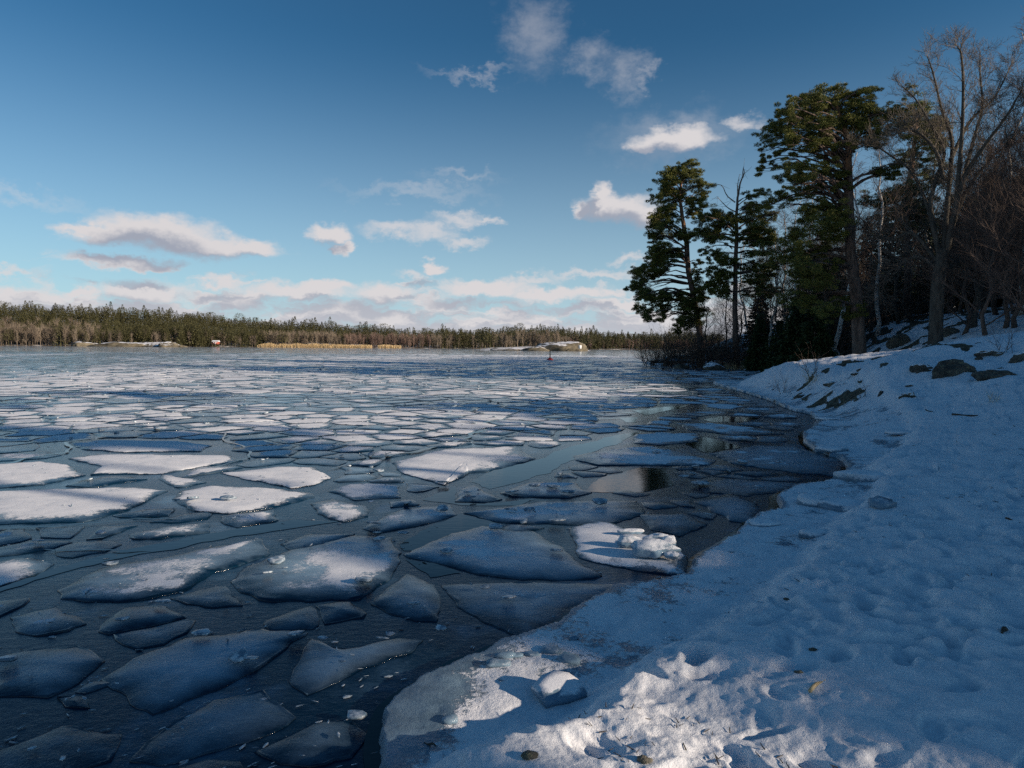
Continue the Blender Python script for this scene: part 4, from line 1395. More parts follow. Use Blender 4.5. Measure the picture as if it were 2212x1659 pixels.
# ------------------------------------------------------------------ trees
def needles(cen, rad, per=55, sub=7, ln=0.24, wd=0.085, seed=1, flat_=0.5):
    """pads of needle tufts inside each blob"""
    r_ = np.random.default_rng(seed)
    cen = np.asarray(cen); rad = np.asarray(rad)
    out_c, out_n = [], []
    for c, q in zip(cen, rad):
        m_ = max(3, int(sub * min(2.0, max(0.5, q / 0.7) ** 2)))
        pc = c + r_.normal(size=(m_, 3)) * np.array([0.52, 0.52, 0.42]) * q
        for pcen in pc:
            d = r_.normal(size=(per, 3)); d /= np.linalg.norm(d, axis=1)[:, None]
            rr = r_.uniform(0.45, 1.0, (per, 1))
            e = np.array([0.42, 0.42, 0.42 * flat_]) * q * r_.uniform(0.7, 1.2)
            out_c.append(pcen + d * rr * e); out_n.append(d)
    C = np.concatenate(out_c); D = np.concatenate(out_n)
    m_ = len(C)
    g = D * np.array([1, 1, 0.6]) + np.array([0, 0, 0.45]) + r_.normal(size=(m_, 3)) * 0.55
    g /= np.linalg.norm(g, axis=1)[:, None]
    s = np.cross(g, r_.normal(size=(m_, 3))); s /= np.linalg.norm(s, axis=1)[:, None]
    l = ln * r_.uniform(0.6, 1.2, (m_, 1)); w = wd * r_.uniform(0.6, 1.3, (m_, 1))
    v = np.stack([C - s * w * 0.5, C + s * w * 0.5, C + g * l], 1).reshape(-1, 3)
    return v, [np.arange(3 * m_).reshape(-1, 3)]


def limb(a, b, r0, r1, sag=0.1, m_=6, wig=0.06, seed=0):
    r_ = np.random.default_rng(seed)
    t = np.linspace(0, 1, m_)[:, None]
    L_ = np.linalg.norm(b - a)
    p_ = a + (b - a) * t + np.array([0, 0, 1]) * (sag * L_ * np.sin(t * PI)) + r_.normal(size=(m_, 3)) * wig * L_ * np.sin(t * PI) * 0.5
    return p_, np.linspace(r0, r1, m_)


def traced_pine(name, lab, fn, depth, trunk, blobs, scale_px, group, seed, needle_mat='pine_needles', red_from=0.45, crown_depth=0.7, dead=(), per=55, z_base=None, upsweep=0.35, ln=0.17):
    """a pine whose trunk line and boughs follow the photograph; boughs are spread in depth round the trunk"""
    r_ = np.random.default_rng(seed)
    tp = [at(*fn(x, y), depth) for x, y, w in trunk]
    tr = [w / scale_px / 3 * depth / F / 2 for x, y, w in trunk]
    root = empty(name, (tp[0][0], tp[0][1], tp[0][2]), label=lab, cat='tree', group=group)
    o0 = np.array(tp[0])
    tp = np.array(tp)
    if z_base is None: z_base = gz(tp[0][0], tp[0][1]) - 0.3
    if tp[0][2] > z_base:
        tp = np.vstack([[tp[0][0] + 0.05, tp[0][1], z_base], tp]); tr = [tr[0] * 1.25] + tr
    m_ = 40
    P_ = spline(tp, m_); R_ = np.interp(np.linspace(0, len(tp) - 1, m_), np.arange(len(tr)), tr)
    P_ = P_ + (np.stack([fbm(np.arange(m_) * 0.35, np.full(m_, seed * 1.0), 2, 5), fbm(np.arange(m_) * 0.35, np.full(m_, seed + 3.0), 2, 6), np.full(m_, 0.5)], -1) - 0.5) * 0.2
    cut = int(m_ * red_from)
    v, f = tube(P_[:cut + 1] - o0, R_[:cut + 1], 12, False)
    obj('trunk', mesh('trunk', v, f, MAT['pine_bark'], True), root)
    v, f = tube(P_[cut:] - o0, R_[cut:], 10)
    obj('upper_trunk', mesh('upper_trunk', v, f, MAT['pine_upper'] if not dead else MAT['pine_bark'], True), root)
    cen, rad = [], []
    px2m = depth / F / scale_px / 3
    for x, y, rr in blobs:
        c = at(*fn(x, y), depth)
        # trunk position at that height
        i = int(np.argmin(np.abs(P_[:, 2] - c[2])))
        off = abs(c[0] - P_[i, 0])
        Rm = max(1.0, off, 1.8)
        for q in (0, 1, 2):
            cc = np.array(c)
            dy = r_.uniform(-1, 1) * crown_depth * Rm
            cc[1] += dy
            # keep it in the same direction of sight, standing at its own distance
            cc[0] = c[0] * (1 + dy / depth * 0.0) + r_.normal() * 0.05
            if q == 1 and r_.random() < 0.2: continue
            if q == 2:
                if r_.random() < 0.5: continue
                cc += r_.normal(size=3) * rr * px2m * 0.8
            cen.append(cc); rad.append(rr * px2m * (1.0 if q == 0 else 0.8))
    cen = np.array(cen); rad = np.array(rad) * 1.06
    v, f = needles(cen, rad, int(per * 2.4), 20, ln=ln * .85, wd=ln * 0.23, seed=seed, flat_=0.48)
    obj('crown', mesh('crown', v - o0, f, MAT[needle_mat]), root)
    parts = []
    for j, c in enumerate(cen):
        if r_.random() < 0.25: continue
        h_off = math.hypot(c[0] - 0, 0)
        i = int(np.argmin(np.abs(P_[:, 2] - c[2])))
        hd = math.hypot(c[0] - P_[i, 0], c[1] - P_[i, 1])
        zt = c[2] - upsweep * hd * (1 if c[2] > P_[m_ // 2, 2] else -0.2)
        i = int(np.clip(np.argmin(np.abs(P_[:, 2] - zt)), 6, m_ - 1))
        a = P_[i]
        r0 = min(R_[i] * 0.45, 0.02 + 0.018 * hd)
        p_, rr_ = limb(a, c, r0, 0.012, 0.10, 6, 0.05, seed * 100 + j)
        parts.append(tube(p_, rr_, 5, False))
        for q in range(5):
            e = c + r_.normal(size=3) * rad[j] * 0.6
            s_ = p_[r_.integers(3, 6)]
            parts.append(segs([s_], [e], [0.016], [0.006], 3))
    v, f = merge(parts)
    obj('limbs', mesh('limbs', v - o0, f, MAT['pine_bark'], True), root)
    if dead:
        parts = []
        for line in dead:
            L_ = spline([at(*fn(x, y), depth) + np.array([0, r_.normal() * 0.3, 0]) for x, y in line], 8)
            parts.append(tube(L_, np.linspace(0.06, 0.012, 8), 5, False))
            for q in range(9):
                i = r_.integers(2, 8)
                e = L_[i] + r_.normal(size=3) * np.array([0.45, 0.45, 0.35])
                parts.append(segs([L_[i]], [e], [0.014], [0.006], 3))
        v, f = merge(parts)
        obj('dead_branches', mesh('dead_branches', v - o0, f, MAT['dead_wood'], True), root)
    return root


PINE_A = [(590, 215, 45), (530, 240, 45), (620, 270, 50), (470, 260, 45), (440, 300, 45), (400, 320, 35), (560, 300, 50), (690, 355, 45), (640, 350, 50), (705, 385, 30), (480, 350, 50), (540, 390, 45), (385, 405, 40), (430, 410, 50), (390, 450, 40), (500, 430, 35),
          (640, 460, 45), (590, 450, 40), (660, 500, 35), (600, 510, 40), (430, 500, 50), (380, 540, 45), (470, 540, 45), (350, 590, 45), (420, 590, 50), (345, 640, 45), (400, 650, 50), (480, 610, 35), (330, 690, 28), (380, 700, 38), (520, 680, 45), (570, 700, 40),
          (345, 765, 38), (400, 765, 42), (460, 785, 45), (330, 830, 38), (380, 840, 50), (450, 840, 50), (520, 805, 35), (290, 890, 45), (350, 900, 50), (420, 900, 42), (250, 950, 45), (300, 970, 50), (365, 955, 40), (235, 1020, 38), (280, 1040, 50), (340, 1030, 35), (250, 1090, 38),
          (310, 1090, 42), (375, 1085, 42), (430, 1080, 45), (480, 1100, 38), (290, 1150, 35), (340, 1160, 42), (400, 1150, 42), (450, 1170, 45), (290, 1210, 28), (350, 1220, 42), (420, 1230, 35), (520, 1080, 45), (560, 1150, 65), (620, 1100, 60), (660, 1180, 50),
          (600, 1230, 65), (540, 1250, 55), (650, 1040, 50), (640, 930, 35), (655, 860, 28), (680, 1080, 35), (505, 1290, 30)]
traced_pine('pine_tree', 'tall leaning pine at the tip of the point, boughs sweeping low over the ice', c3, 60,
            [(665, 1400, 42), (640, 1180, 38), (602, 1000, 36), (585, 850, 34), (575, 720, 32), (555, 600, 28), (535, 450, 20), (540, 350, 14), (565, 240, 7)], PINE_A, 2.2114, 'big shore pines', 11, red_from=0.55)
PINE_B = [(640, 570, 35), (700, 560, 42), (760, 540, 50), (790, 590, 45), (680, 640, 50), (740, 660, 55), (790, 660, 45), (720, 700, 40), (830, 560, 38), (870, 550, 38), (860, 600, 38), (850, 650, 38), (980, 430, 35), (1030, 420, 42), (1000, 490, 42), (1040, 510, 50),
          (960, 560, 42), (1020, 570, 50), (1090, 560, 45), (1130, 550, 35), (990, 640, 50), (1060, 650, 50), (1120, 640, 42), (950, 700, 35), (1020, 720, 50), (1100, 720, 50), (1150, 700, 42), (760, 800, 42), (830, 800, 42), (800, 850, 50), (860, 870, 35),
          (1000, 800, 42), (1080, 800, 35), (720, 900, 35), (780, 940, 50), (840, 950, 42), (760, 1000, 50), (820, 1010, 42), (740, 1050, 35), (800, 1070, 42), (970, 900, 42), (1040, 890, 45), (1110, 880, 45), (980, 980, 40), (1060, 960, 50), (1120, 940, 45), (1080, 1040, 45), (1130, 1060, 45), (1000, 1060, 35)]
traced_pine('pine_tree', 'straight pine with a dead bare top, second from the tip of the point', c3, 57,
            [(903, 1490, 40), (900, 1200, 34), (900, 900, 28), (908, 700, 25), (910, 500, 18), (915, 400, 13), (943, 290, 8), (952, 222, 3)], PINE_B, 2.2114, 'big shore pines', 12, red_from=0.6,
            dead=[[(908, 450), (860, 400), (800, 352), (755, 342)], [(908, 520), (860, 490), (810, 450), (768, 425)], [(915, 420), (905, 350), (908, 285)], [(918, 520), (960, 490), (1000, 455)], [(940, 300), (955, 260), (958, 225)],
                  [(912, 960), (960, 940), (1030, 937), (1080, 935)], [(912, 1000), (960, 990), (1020, 992)], [(912, 1055), (950, 1045), (990, 1060)], [(885, 760), (820, 730), (750, 722)]])
PINE_C = [(390, 270, 36), (430, 262, 36), (470, 280, 42), (350, 330, 42), (410, 330, 50), (470, 340, 50), (540, 290, 42), (600, 290, 42), (625, 320, 36), (560, 350, 50), (620, 370, 50), (300, 330, 36), (280, 370, 42), (230, 390, 42), (185, 420, 34), (200, 450, 34), (250, 440, 50), (320, 400, 52), (380, 400, 60),
          (440, 420, 52), (330, 470, 52), (400, 480, 52), (260, 500, 42), (215, 500, 34), (680, 400, 42), (715, 420, 34), (640, 430, 50), (580, 430, 60), (520, 430, 52), (460, 490, 42), (700, 470, 35), (640, 490, 42), (560, 500, 42), (600, 540, 42), (690, 520, 34), (330, 540, 42), (390, 550, 42), (212, 560, 26),
          (240, 540, 34), (198, 590, 20), (280, 580, 26), (440, 560, 34), (500, 560, 34), (230, 640, 34), (212, 690, 34), (280, 670, 34), (340, 690, 42), (400, 660, 42), (450, 650, 42), (500, 680, 34), (250, 720, 42), (230, 770, 42), (200, 800, 30), (290, 760, 42), (350, 740, 42), (420, 730, 42), (480, 730, 42),
          (740, 640, 38), (800, 640, 38), (690, 660, 34), (850, 640, 30), (400, 820, 42), (460, 830, 50), (520, 820, 42), (350, 880, 50), (420, 890, 58), (490, 900, 50), (310, 950, 50), (380, 960, 60), (450, 960, 50), (275, 1020, 50), (340, 1040, 60), (420, 1040, 50), (300, 1100, 50), (370, 1110, 60),
          (440, 1110, 42), (265, 1130, 42), (255, 1060, 34), (340, 1180, 50), (400, 1190, 50), (330, 1250, 42), (400, 1270, 50), (350, 1310, 42), (560, 1260, 42), (600, 1280, 32), (560, 1330, 42), (500, 1310, 42), (450, 1330, 42)]
traced_pine('pine_tree', 'broad old pine with the thickest trunk and a wide sunlit crown', c4, 37,
            [(598, 1530, 64), (585, 1250, 52), (560, 1050, 48), (548, 800, 42), (545, 650, 38), (540, 520, 30), (505, 400, 20), (480, 300, 10)], PINE_C, 1.5803, 'big shore pines', 13, red_from=0.62, per=70, ln=0.13)
PINE_D = [(790, 370, 38), (850, 362, 42), (910, 372, 42), (960, 400, 36), (880, 420, 50), (820, 430, 42), (940, 450, 42), (770, 440, 26), (900, 500, 42), (830, 500, 36), (960, 520, 36), (930, 560, 36), (870, 570, 36), (700, 800, 42), (740, 780, 50), (790, 750, 42), (850, 760, 50), (900, 800, 42),
          (880, 860, 50), (820, 860, 42), (760, 850, 42), (900, 900, 42), (920, 700, 42), (960, 650, 36), (890, 620, 36), (700, 870, 40), (760, 920, 45), (830, 950, 45)]
traced_pine('pine_tree', 'pine with a greyish flat crown behind the oak and the broad pine', c4, 52,
            [(825, 1300, 34), (826, 1000, 30), (828, 800, 28), (850, 600, 22), (872, 400, 8)], PINE_D, 1.5803, 'pines standing back in the wood', 14, red_from=0.55, per=45)


def bare_tree(height, spread, seed, r0=0.18, levels=4, mat_t='grey_bark', mat_b='twig_grey', droop=0.0, fork=0.25, density=1.0, lean=0.0, thin=1.0):
    """returns two meshes, trunk and crown of a leafless tree, growing by forks"""
    r_ = random.Random(seed)
    P0, P1, R0, R1 = [], [], [], []
    tk = []
    h0 = height * fork
    m_ = 14
    pts = []
    x = y = 0
    for i in range(m_):
        t = i / (m_ - 1)
        x += r_.gauss(0, 0.012) * height + lean * height / m_; y += r_.gauss(0, 0.012) * height
        pts.append((x, y, t * height * 0.86))
    pts = np.array(pts)
    rad = r0 * (1 - np.linspace(0, 1, m_)) ** 0.75 + 0.012
    rad[0] *= 1.3

    def grow(p_, d, ln, r, lev):
        nseg = 3 if lev > 1 else 2
        q = p_; dd = d
        for s in range(nseg):
            dd = (dd[0] + r_.gauss(0, 0.16), dd[1] + r_.gauss(0, 0.16), dd[2] + r_.gauss(0, 0.12) + (0.12 if lev > 1 else -droop))
            L_ = math.sqrt(dd[0] ** 2 + dd[1] ** 2 + dd[2] ** 2); dd = (dd[0] / L_, dd[1] / L_, dd[2] / L_)
            e = (q[0] + dd[0] * ln / nseg, q[1] + dd[1] * ln / nseg, q[2] + dd[2] * ln / nseg)
            ra = r * (1 - s / nseg * 0.55); rb = r * (1 - (s + 1) / nseg * 0.55)
            P0.append(q); P1.append(e); R0.append(ra); R1.append(rb)
            if lev > 0:
                for c in range(2 if r_.random() < density * 0.9 else 1):
                    a = r_.uniform(0, 2 * PI); sp_ = r_.uniform(0.45, 0.95)
                    nd = (dd[0] + math.cos(a) * sp_, dd[1] + math.sin(a) * sp_, dd[2] + r_.uniform(-0.1, 0.5))
                    grow(e, nd, ln * r_.uniform(0.5, 0.75), max(0.006 * thin, rb * 0.6), lev - 1)
            q = e
    nl = int(15 * density)
    for i in range(nl):
        t = fork + (1 - fork) * (i + r_.random()) / nl
        k_ = min(m_ - 1, int(t * (m_ - 1)))
        a = i * 2.4 + r_.uniform(-0.5, 0.5)
        upw = 0.35 + 0.9 * t
        ln = spread * (1.15 - 0.75 * t) * r_.uniform(0.7, 1.15)
        grow(tuple(pts[k_]), (math.cos(a), math.sin(a), upw), ln, max(0.012, rad[k_] * 0.45), levels - 1)
    tv = tube(pts, rad, 8)
    bv = segs(P0, P1, R0, R1, 3)
    return mesh('trunk', tv[0], tv[1], MAT[mat_t], True), mesh('crown', bv[0], bv[1], MAT[mat_b], True)


def place_bare(proto, u, depth, lab, group, scale=1.0, yaw=0, name='bare_tree', cat='tree', dz=-0.15):
    x, y = at(u, 346, depth)[:2]
    root = empty(name, (x, y, gz(x, y) + dz), label=lab, cat=cat, group=group)
    root.rotation_euler = (0, 0, yaw); root.scale = (scale,) * 3
    obj('trunk', proto[0], root); obj('crown', proto[1], root)
    return root


birches = [bare_tree(15, 2.6, 40 + i, 0.13, 4, 'birch_bark', 'twig_brown', droop=0.25, fork=0.35, density=0.95) for i in range(3)]
greys = [bare_tree(14, 3.6, 50 + i, 0.15, 4, 'grey_bark', 'twig_grey', fork=0.25, density=1.0) for i in range(3)]
darks = [bare_tree(12, 3.4, 60 + i, 0.13, 4, 'dark_bark', 'twig_brown', fork=0.12, density=1.1, thin=.8) for i in range(3)]
print('bare tris', [len(q[1].polygons) for q in birches + greys + darks])

# the big oak, its main limbs traced
D_OAK = 33
LIMBS = [[(985, 1080), (945, 900), (935, 800), (965, 680), (1000, 560), (940, 440), (870, 320), (800, 250)],
         [(990, 1080), (1010, 850), (1030, 650), (1035, 500), (990, 370), (950, 200), (920, 110)],
         [(1000, 1080), (1050, 850), (1070, 650), (1085, 450), (1090, 250), (1080, 100), (1060, 60)],
         [(1005, 1060), (1060, 800), (1100, 650), (1140, 500), (1180, 350), (1170, 200), (1170, 90)],
         [(1005, 1040), (1090, 700), (1200, 520), (1290, 400), (1378, 250)],
         [(985, 1050), (930, 850), (880, 720), (830, 640), (760, 590), (680, 540), (600, 530)],
         [(980, 1100), (850, 950), (740, 980), (640, 930), (570, 935)],
         [(1010, 1000), (1100, 760), (1200, 620), (1270, 550), (1378, 510)],
         [(1000, 700), (960, 560), (890, 480), (830, 460), (760, 480)],
         [(1030, 600), (1120, 420), (1240, 300), (1330, 120)],
         [(985, 1150), (1100, 1050), (1230, 1000), (1350, 960)],
         [(985, 1130), (880, 1060), (780, 1100), (720, 1160), (700, 1260)]]
rr_ = random.Random(5)
base = at(*c4(960, 1500), D_OAK)
bz = gz(base[0], base[1]) - 0.2
o0 = np.array([base[0], base[1], bz])
oak = empty('oak_tree', tuple(o0), label='great bare oak at the right, limbs fanning over the ridge', cat='tree')
tp = np.vstack([o0, *[at(*c4(x, y), D_OAK) for x, y in [(958, 1480), (962, 1350), (968, 1220), (985, 1080), (990, 1020)]]])
P_ = spline(tp, 20); R_ = np.interp(np.linspace(0, 1, 20), [0, .1, .3, .7, 1], [.52, .38, .31, .28, .22])
v, f = tube(P_ - o0, R_, 14)
obj('trunk', mesh('trunk', v, f, MAT['grey_bark'], True), oak)
tw0, tw1, tr0, tr1 = [], [], [], []


def twiggy(p_, d, ln, r, lev):
    q = p_; dd = np.array(d, float)
    for s in range(3):
        dd = dd + np.array([rr_.gauss(0, .22), rr_.gauss(0, .22), rr_.gauss(0, .16) + 0.08]); dd /= np.linalg.norm(dd)
        e = q + dd * ln / 3
        ra = r * (1 - s * .2); rb = r * (1 - (s + 1) * .2)
        tw0.append(q); tw1.append(e); tr0.append(ra); tr1.append(rb)
        if lev > 0:
            for c in range(2):
                nd = dd + np.array([rr_.gauss(0, .6), rr_.gauss(0, .6), rr_.gauss(0.1, .35)]); nd /= np.linalg.norm(nd)
                twiggy(e, nd, ln * rr_.uniform(.5, .7), max(.006, rb * .55), lev - 1)
        q = e


for li, line in enumerate(LIMBS):
    dep = np.linspace(0, rr_.uniform(-3.5, 3.5), len(line))
    pts = [at(*c4(x, y), D_OAK + d_) for (x, y), d_ in zip(line, dep)]
    L_ = spline(pts, 26)
    r0 = 0.14 if li < 5 else 0.10
    v, f = tube(L_ - o0, np.linspace(r0, 0.02, 26), 7)
    obj('limb', mesh('limb', v, f, MAT['grey_bark'], True), oak)
    for i in range(5, 26):
        for q in range(2 if i > 12 else 1):
            d = L_[i] - L_[i - 1]; d /= np.linalg.norm(d)
            d = d + np.array([rr_.gauss(0, .7), rr_.gauss(0, .7), rr_.gauss(.15, .4)])
            twiggy(L_[i], d, rr_.uniform(0.8, 1.5) * (1.15 - i * 0.026), 0.028 * (1.15 - i / 30), 2)
v, f = segs(tw0, tw1, tr0, tr1, 3)
obj('crown', mesh('crown', v - o0, f, MAT['twig_grey']), oak)
print('oak twigs', len(tw0))

# wood on the slope
def ux(fn, x): return fn(x, 0)[0]


n_b = 0
for (x, d_, sc) in [(243, 50, .95), (515, 44, 1.05), (680, 48, 1.05), (165, 60, .9), (128, 66, .85), (232, 62, 1.0), (1345, 37, 1.15), (1290, 46, 1.15), (1130, 55, 1.05), (60, 72, .9), (380, 64, 1.0), (780, 62, 1.05), (940, 58, 1.1)]:
    place_bare(birches[n_b % 3], ux(c4, x), d_, ['slender white-barked birch glimpsed between the pines', 'birch with a pale trunk standing back in the wood', 'tall thin birch with drooping brown twigs in the wood'][n_b % 3],
               'birches in the wood', sc, n_b * 1.7, 'birch_tree'); n_b += 1
gi = 0
for i in range(66):
    u_ = random.uniform(700, 1075); d_ = random.uniform(46, 92)
    if i > 48: u_ = random.uniform(955, 1070); d_ = random.uniform(34, 48)
    if u_ < 760: d_ = random.uniform(60, 74); 
    x, y = at(u_, 346, d_)[:2]
    if gz(x, y) < 0.4: continue
    pr = (greys + darks)[gi % 6]
    place_bare(pr, u_, d_, ['leafless grey tree in the thick of the wood', 'leafless brown-twigged tree in the thick of the wood'][(gi % 6) // 3], 'leafless trees in the wood', random.uniform(0.62, 1.0) * (0.75 if u_ < 780 else 1), random.uniform(0, 6)); gi += 1
for i, (x, d_, sc) in enumerate([(1210, 30, .66), (1280, 32, .8), (1340, 31, .75), (1372, 29, .72), (1440, 30, .8), (1160, 38, .75), (1250, 40, .9), (1060, 44, .8), (1400, 36, 1.0)]):
    place_bare(darks[i % 3], ux(c4, x), d_, ['nearest dark leafless tree just right of the oak trunk', 'dark leafless tree halfway between the oak and the right edge', 'dark leafless tree with low spreading boughs near the right edge',
                'dark leafless tree cut by the right edge of the picture', 'dark leafless tree whose boughs reach in from beyond the right edge', 'smaller dark leafless tree close behind the oak limbs on their right',
                'taller dark leafless tree standing second in line right of the oak', 'farthest dark leafless tree seen between the oak trunk and its neighbours', 'tallest dark leafless tree behind those at the right edge'][i], 'dark leafless trees right of the oak', sc, i * 1.3)


# spruces
def spruce(height, r0, seed, tiers=26, per=26, mat='spruce_needles'):
    r_ = np.random.default_rng(seed)
    parts = []; C = []
    st = []
    for i in range(tiers):
        t = i / (tiers - 1)
        z = height * (0.06 + 0.92 * t)
        R_ = r0 * (1 - t) ** 0.8 * r_.uniform(0.75, 1.1) + 0.06
        nb = max(4, int(11 * (1 - t) + 3))
        for j in range(nb):
            a = r_.uniform(0, 2 * PI)
            tipp = np.array([math.cos(a) * R_, math.sin(a) * R_, z - 0.25 * R_ + 0.08])
            st.append((np.array([0, 0, z]), tipp))
            m_ = int(per * (0.35 + R_ / r0))
            s = r_.uniform(0.15, 1, (m_, 1)) ** 0.7
            p_ = np.array([0, 0, z]) + (tipp - np.array([0, 0, z])) * s + r_.normal(size=(m_, 3)) * np.array([.09, .09, .04]) * r0 * 0.8
            C.append(p_)
    C = np.concatenate(C); m_ = len(C)
    out_ = C * np.array([1, 1, 0]); out_ /= np.linalg.norm(out_, axis=1)[:, None] + 1e-6
    g = out_ + r_.normal(size=(m_, 3)) * 0.6 - np.array([0, 0, .15]); g /= np.linalg.norm(g, axis=1)[:, None]
    s = np.cross(g, r_.normal(size=(m_, 3))); s /= np.linalg.norm(s, axis=1)[:, None]
    l = 0.09 * r0 + 0.05; w = l * 0.42
    v = np.stack([C - s * w, C + s * w, C + g * l * 1.6], 1).reshape(-1, 3)
    crown = mesh('crown', v, [np.arange(3 * m_).reshape(-1, 3)], MAT[mat])
    tv = tube(np.array([[0, 0, 0], [0, 0, height * .5], [0, 0, height * 0.98]]), np.array([height * 0.014, height * 0.009, 0.01]), 7)
    bv = segs([q[0] for q in st], [q[1] for q in st], [0.015] * len(st), [0.005] * len(st), 3)
    vv_, ff = merge([tv, bv])
    return mesh('trunk', vv_, ff, MAT['dark_bark'], True), crown


sp1, sp2 = spruce(5.2, 1.3, 1), spruce(9, 1.9, 2)
place_bare(sp1, ux(c3, 1060), 53, 'small fresh green spruce between the two slender pines', 'spruces in the wood', .85, 0, 'spruce_tree')
place_bare(sp1, ux(c4, 300), 44, 'young dark spruce crouching beside the broad pine', 'spruces in the wood', 1.0, 1, 'spruce_tree')
place_bare(sp1, ux(c4, 215), 46, 'low dark spruce above the mossy boulder', 'spruces in the wood', .8, 2, 'spruce_tree')
place_bare(sp1, ux(c4, 385), 42, 'stocky dark spruce left of the thick pine trunk', 'spruces in the wood', 1.0, 3, 'spruce_tree')
for i, (x, d_, sc) in enumerate([(330, 54, .9), (420, 60, 1.0), (120, 64, .75), (620, 66, 1.0), (860, 70, 1.1), (1000, 66, 1.1), (1180, 62, 1.2), (1300, 58, 1.1), (700, 56, 1.0), (480, 50, .8), (780, 60, .9), (1100, 54, .95), (1230, 48, .9), (1350, 46, 1.0), (930, 54, .8)]):
    place_bare(sp2, ux(c4, x), d_, 'dark spruce standing deep in the wood', 'spruces in the wood', sc, i * 2.1, 'spruce_tree')

# shrubs: thickets of thin twigs
def shrub(h, w, seed, stems=26, mat='twig_brown', lev=3):
    r_ = random.Random(seed)
    P0, P1, R0, R1 = [], [], [], []

    def g_(q, d, ln, r, l):
        for s in range(3):
            d = (d[0] + r_.gauss(0, .2), d[1] + r_.gauss(0, .2), d[2] + r_.gauss(0, .15))
            L_ = math.sqrt(sum(t * t for t in d)); d = tuple(t / L_ for t in d)
            e = tuple(a + b * ln / 3 for a, b in zip(q, d))
            P0.append(q); P1.append(e); R0.append(r); R1.append(r * .75)
            if l:
                for c in range(2): g_(e, (d[0] + r_.gauss(0, .6), d[1] + r_.gauss(0, .6), d[2] + r_.gauss(.1, .4)), ln * .55, max(.004, r * .55), l - 1)
            q = e; r *= .8
    for i in range(stems):
        a = r_.uniform(0, 2 * PI); ls = r_.uniform(0.1, 1.0)
        g_((r_.gauss(0, w * .22), r_.gauss(0, w * .22), -0.1), (math.cos(a) * ls, math.sin(a) * ls, 1), h * r_.uniform(.5, .9), 0.02 * h / 2.5, lev - 1)
    v, f = segs(P0, P1, R0, R1, 3)
    return mesh('bare_shrub', v, f, MAT[mat])


shm = [shrub(3.2, 3, 71), shrub(2.6, 3, 72), shrub(2.2, 2.5, 73, mat='twig_grey')]
SHR = [(c3, 400, 63, .9, 'outermost twiggy shrub leaning over the ice at the point'), (c3, 480, 61, 1.1, 'tangled shrub beside the dark jetty'), (c3, 560, 60, 1.2, 'dense thicket in front of the leaning pine'),
       (c3, 640, 58, 1.2, 'thicket at the foot of the leaning pine'), (c3, 720, 58, 1.3, 'tall twiggy shrub between the two slender pines'), (c3, 800, 57, 1.1, 'brown shrub left of the straight pine'),
       (c3, 880, 56, .7, 'low shrub round the foot of the straight pine'), (c3, 960, 57, .9, 'shrub right of the straight pine'), (c3, 590, 66, 1.4, 'tall shrub behind the leaning pine'),
       (c3, 330, 66, .8, 'sparse shrub reaching farthest out over the lake'), (c3, 1160, 56, .7, 'shrub by the cove under the spruce'), (c3, 760, 66, 1.5, 'tall brown shrub deeper on the point'), (c3, 1000, 64, 1.4, 'brown shrub deeper behind the straight pine')]
for i, (fn, x, d_, sc, lab) in enumerate(SHR):
    xx, yy = at(ux(fn, x), 346, d_)[:2]
    o = obj('bare_shrub', shm[i % 3], label=lab, cat='shrub', group='bare shrubs on the point', loc=(xx, yy, max(-0.1, gz(xx, yy))))
    o.scale = (sc,) * 3; o.rotation_euler = (0, 0, i * 1.9)
for i in range(16):
    u_ = random.uniform(770, 1040); d_ = random.uniform(44, 75)
    xx, yy = at(u_, 346, d_)[:2]
    o = obj('bare_shrub', shm[i % 3], label='leafless undergrowth shrub on the wooded slope', cat='shrub', group='undergrowth shrubs on the slope', loc=(xx, yy, gz(xx, yy)))
    o.scale = (random.uniform(.8, 1.6),) * 3; o.rotation_euler = (0, 0, i * 1.9)

# saplings on the ridge flank
sap = [shrub(1.0, 0.5, 81, 7, 'twig_brown', 2), shrub(1.0, 0.7, 82, 14, 'dry_grass', 2)]
for i, (x, y, d_, sc, mi, lab) in enumerate([(828, 578, 24, .85, 0, 'thin bare sapling on the spit, left one'), (990, 550, 23, 1.1, 0, 'bushy bare sapling with a dark base on the spit'), (985, 552, 22.6, .5, 1, 'dry tuft at the foot of the bushy sapling'),
                                            (1270, 610, 17.5, .5, 0, 'small twig tuft among the stones at the foot of the ridge'), (2042, 520, 18, .9, 0, 'single thin sapling beside the long dark ledge'), (1990, 720, 13.5, .25, 1, 'tiny grass stalk on the snow at the right')]):
    xx, yy = at(*c5(x, y), d_)[:2]
    o = obj('sapling', sap[mi], label=lab, cat='sapling', loc=(xx, yy, gz(xx, yy)))
    o.scale = (sc,) * 3
# dry grass at the cove
gp = []
for i in range(420):
    cx0 = random.choice((1050, 1090, 900, 870, 920))
    x, y = at(*c3(cx0 + random.gauss(0, 40), 1500), 56 + random.gauss(0, 1.5))[:2]
    z_ = gz(x, y)
    h_ = random.uniform(.3, .8)
    gp.append(((x, y, z_), (x + random.gauss(0, .2), y + random.gauss(0, .2), z_ + h_)))
v, f = segs([q[0] for q in gp], [q[1] for q in gp], [.018] * len(gp), [.006] * len(gp), 3)
obj('dry_grass', mesh('dry_grass', v, f, MAT['dry_grass']), kind='stuff', label='tawny dry grass along the cove shore', cat='grass')

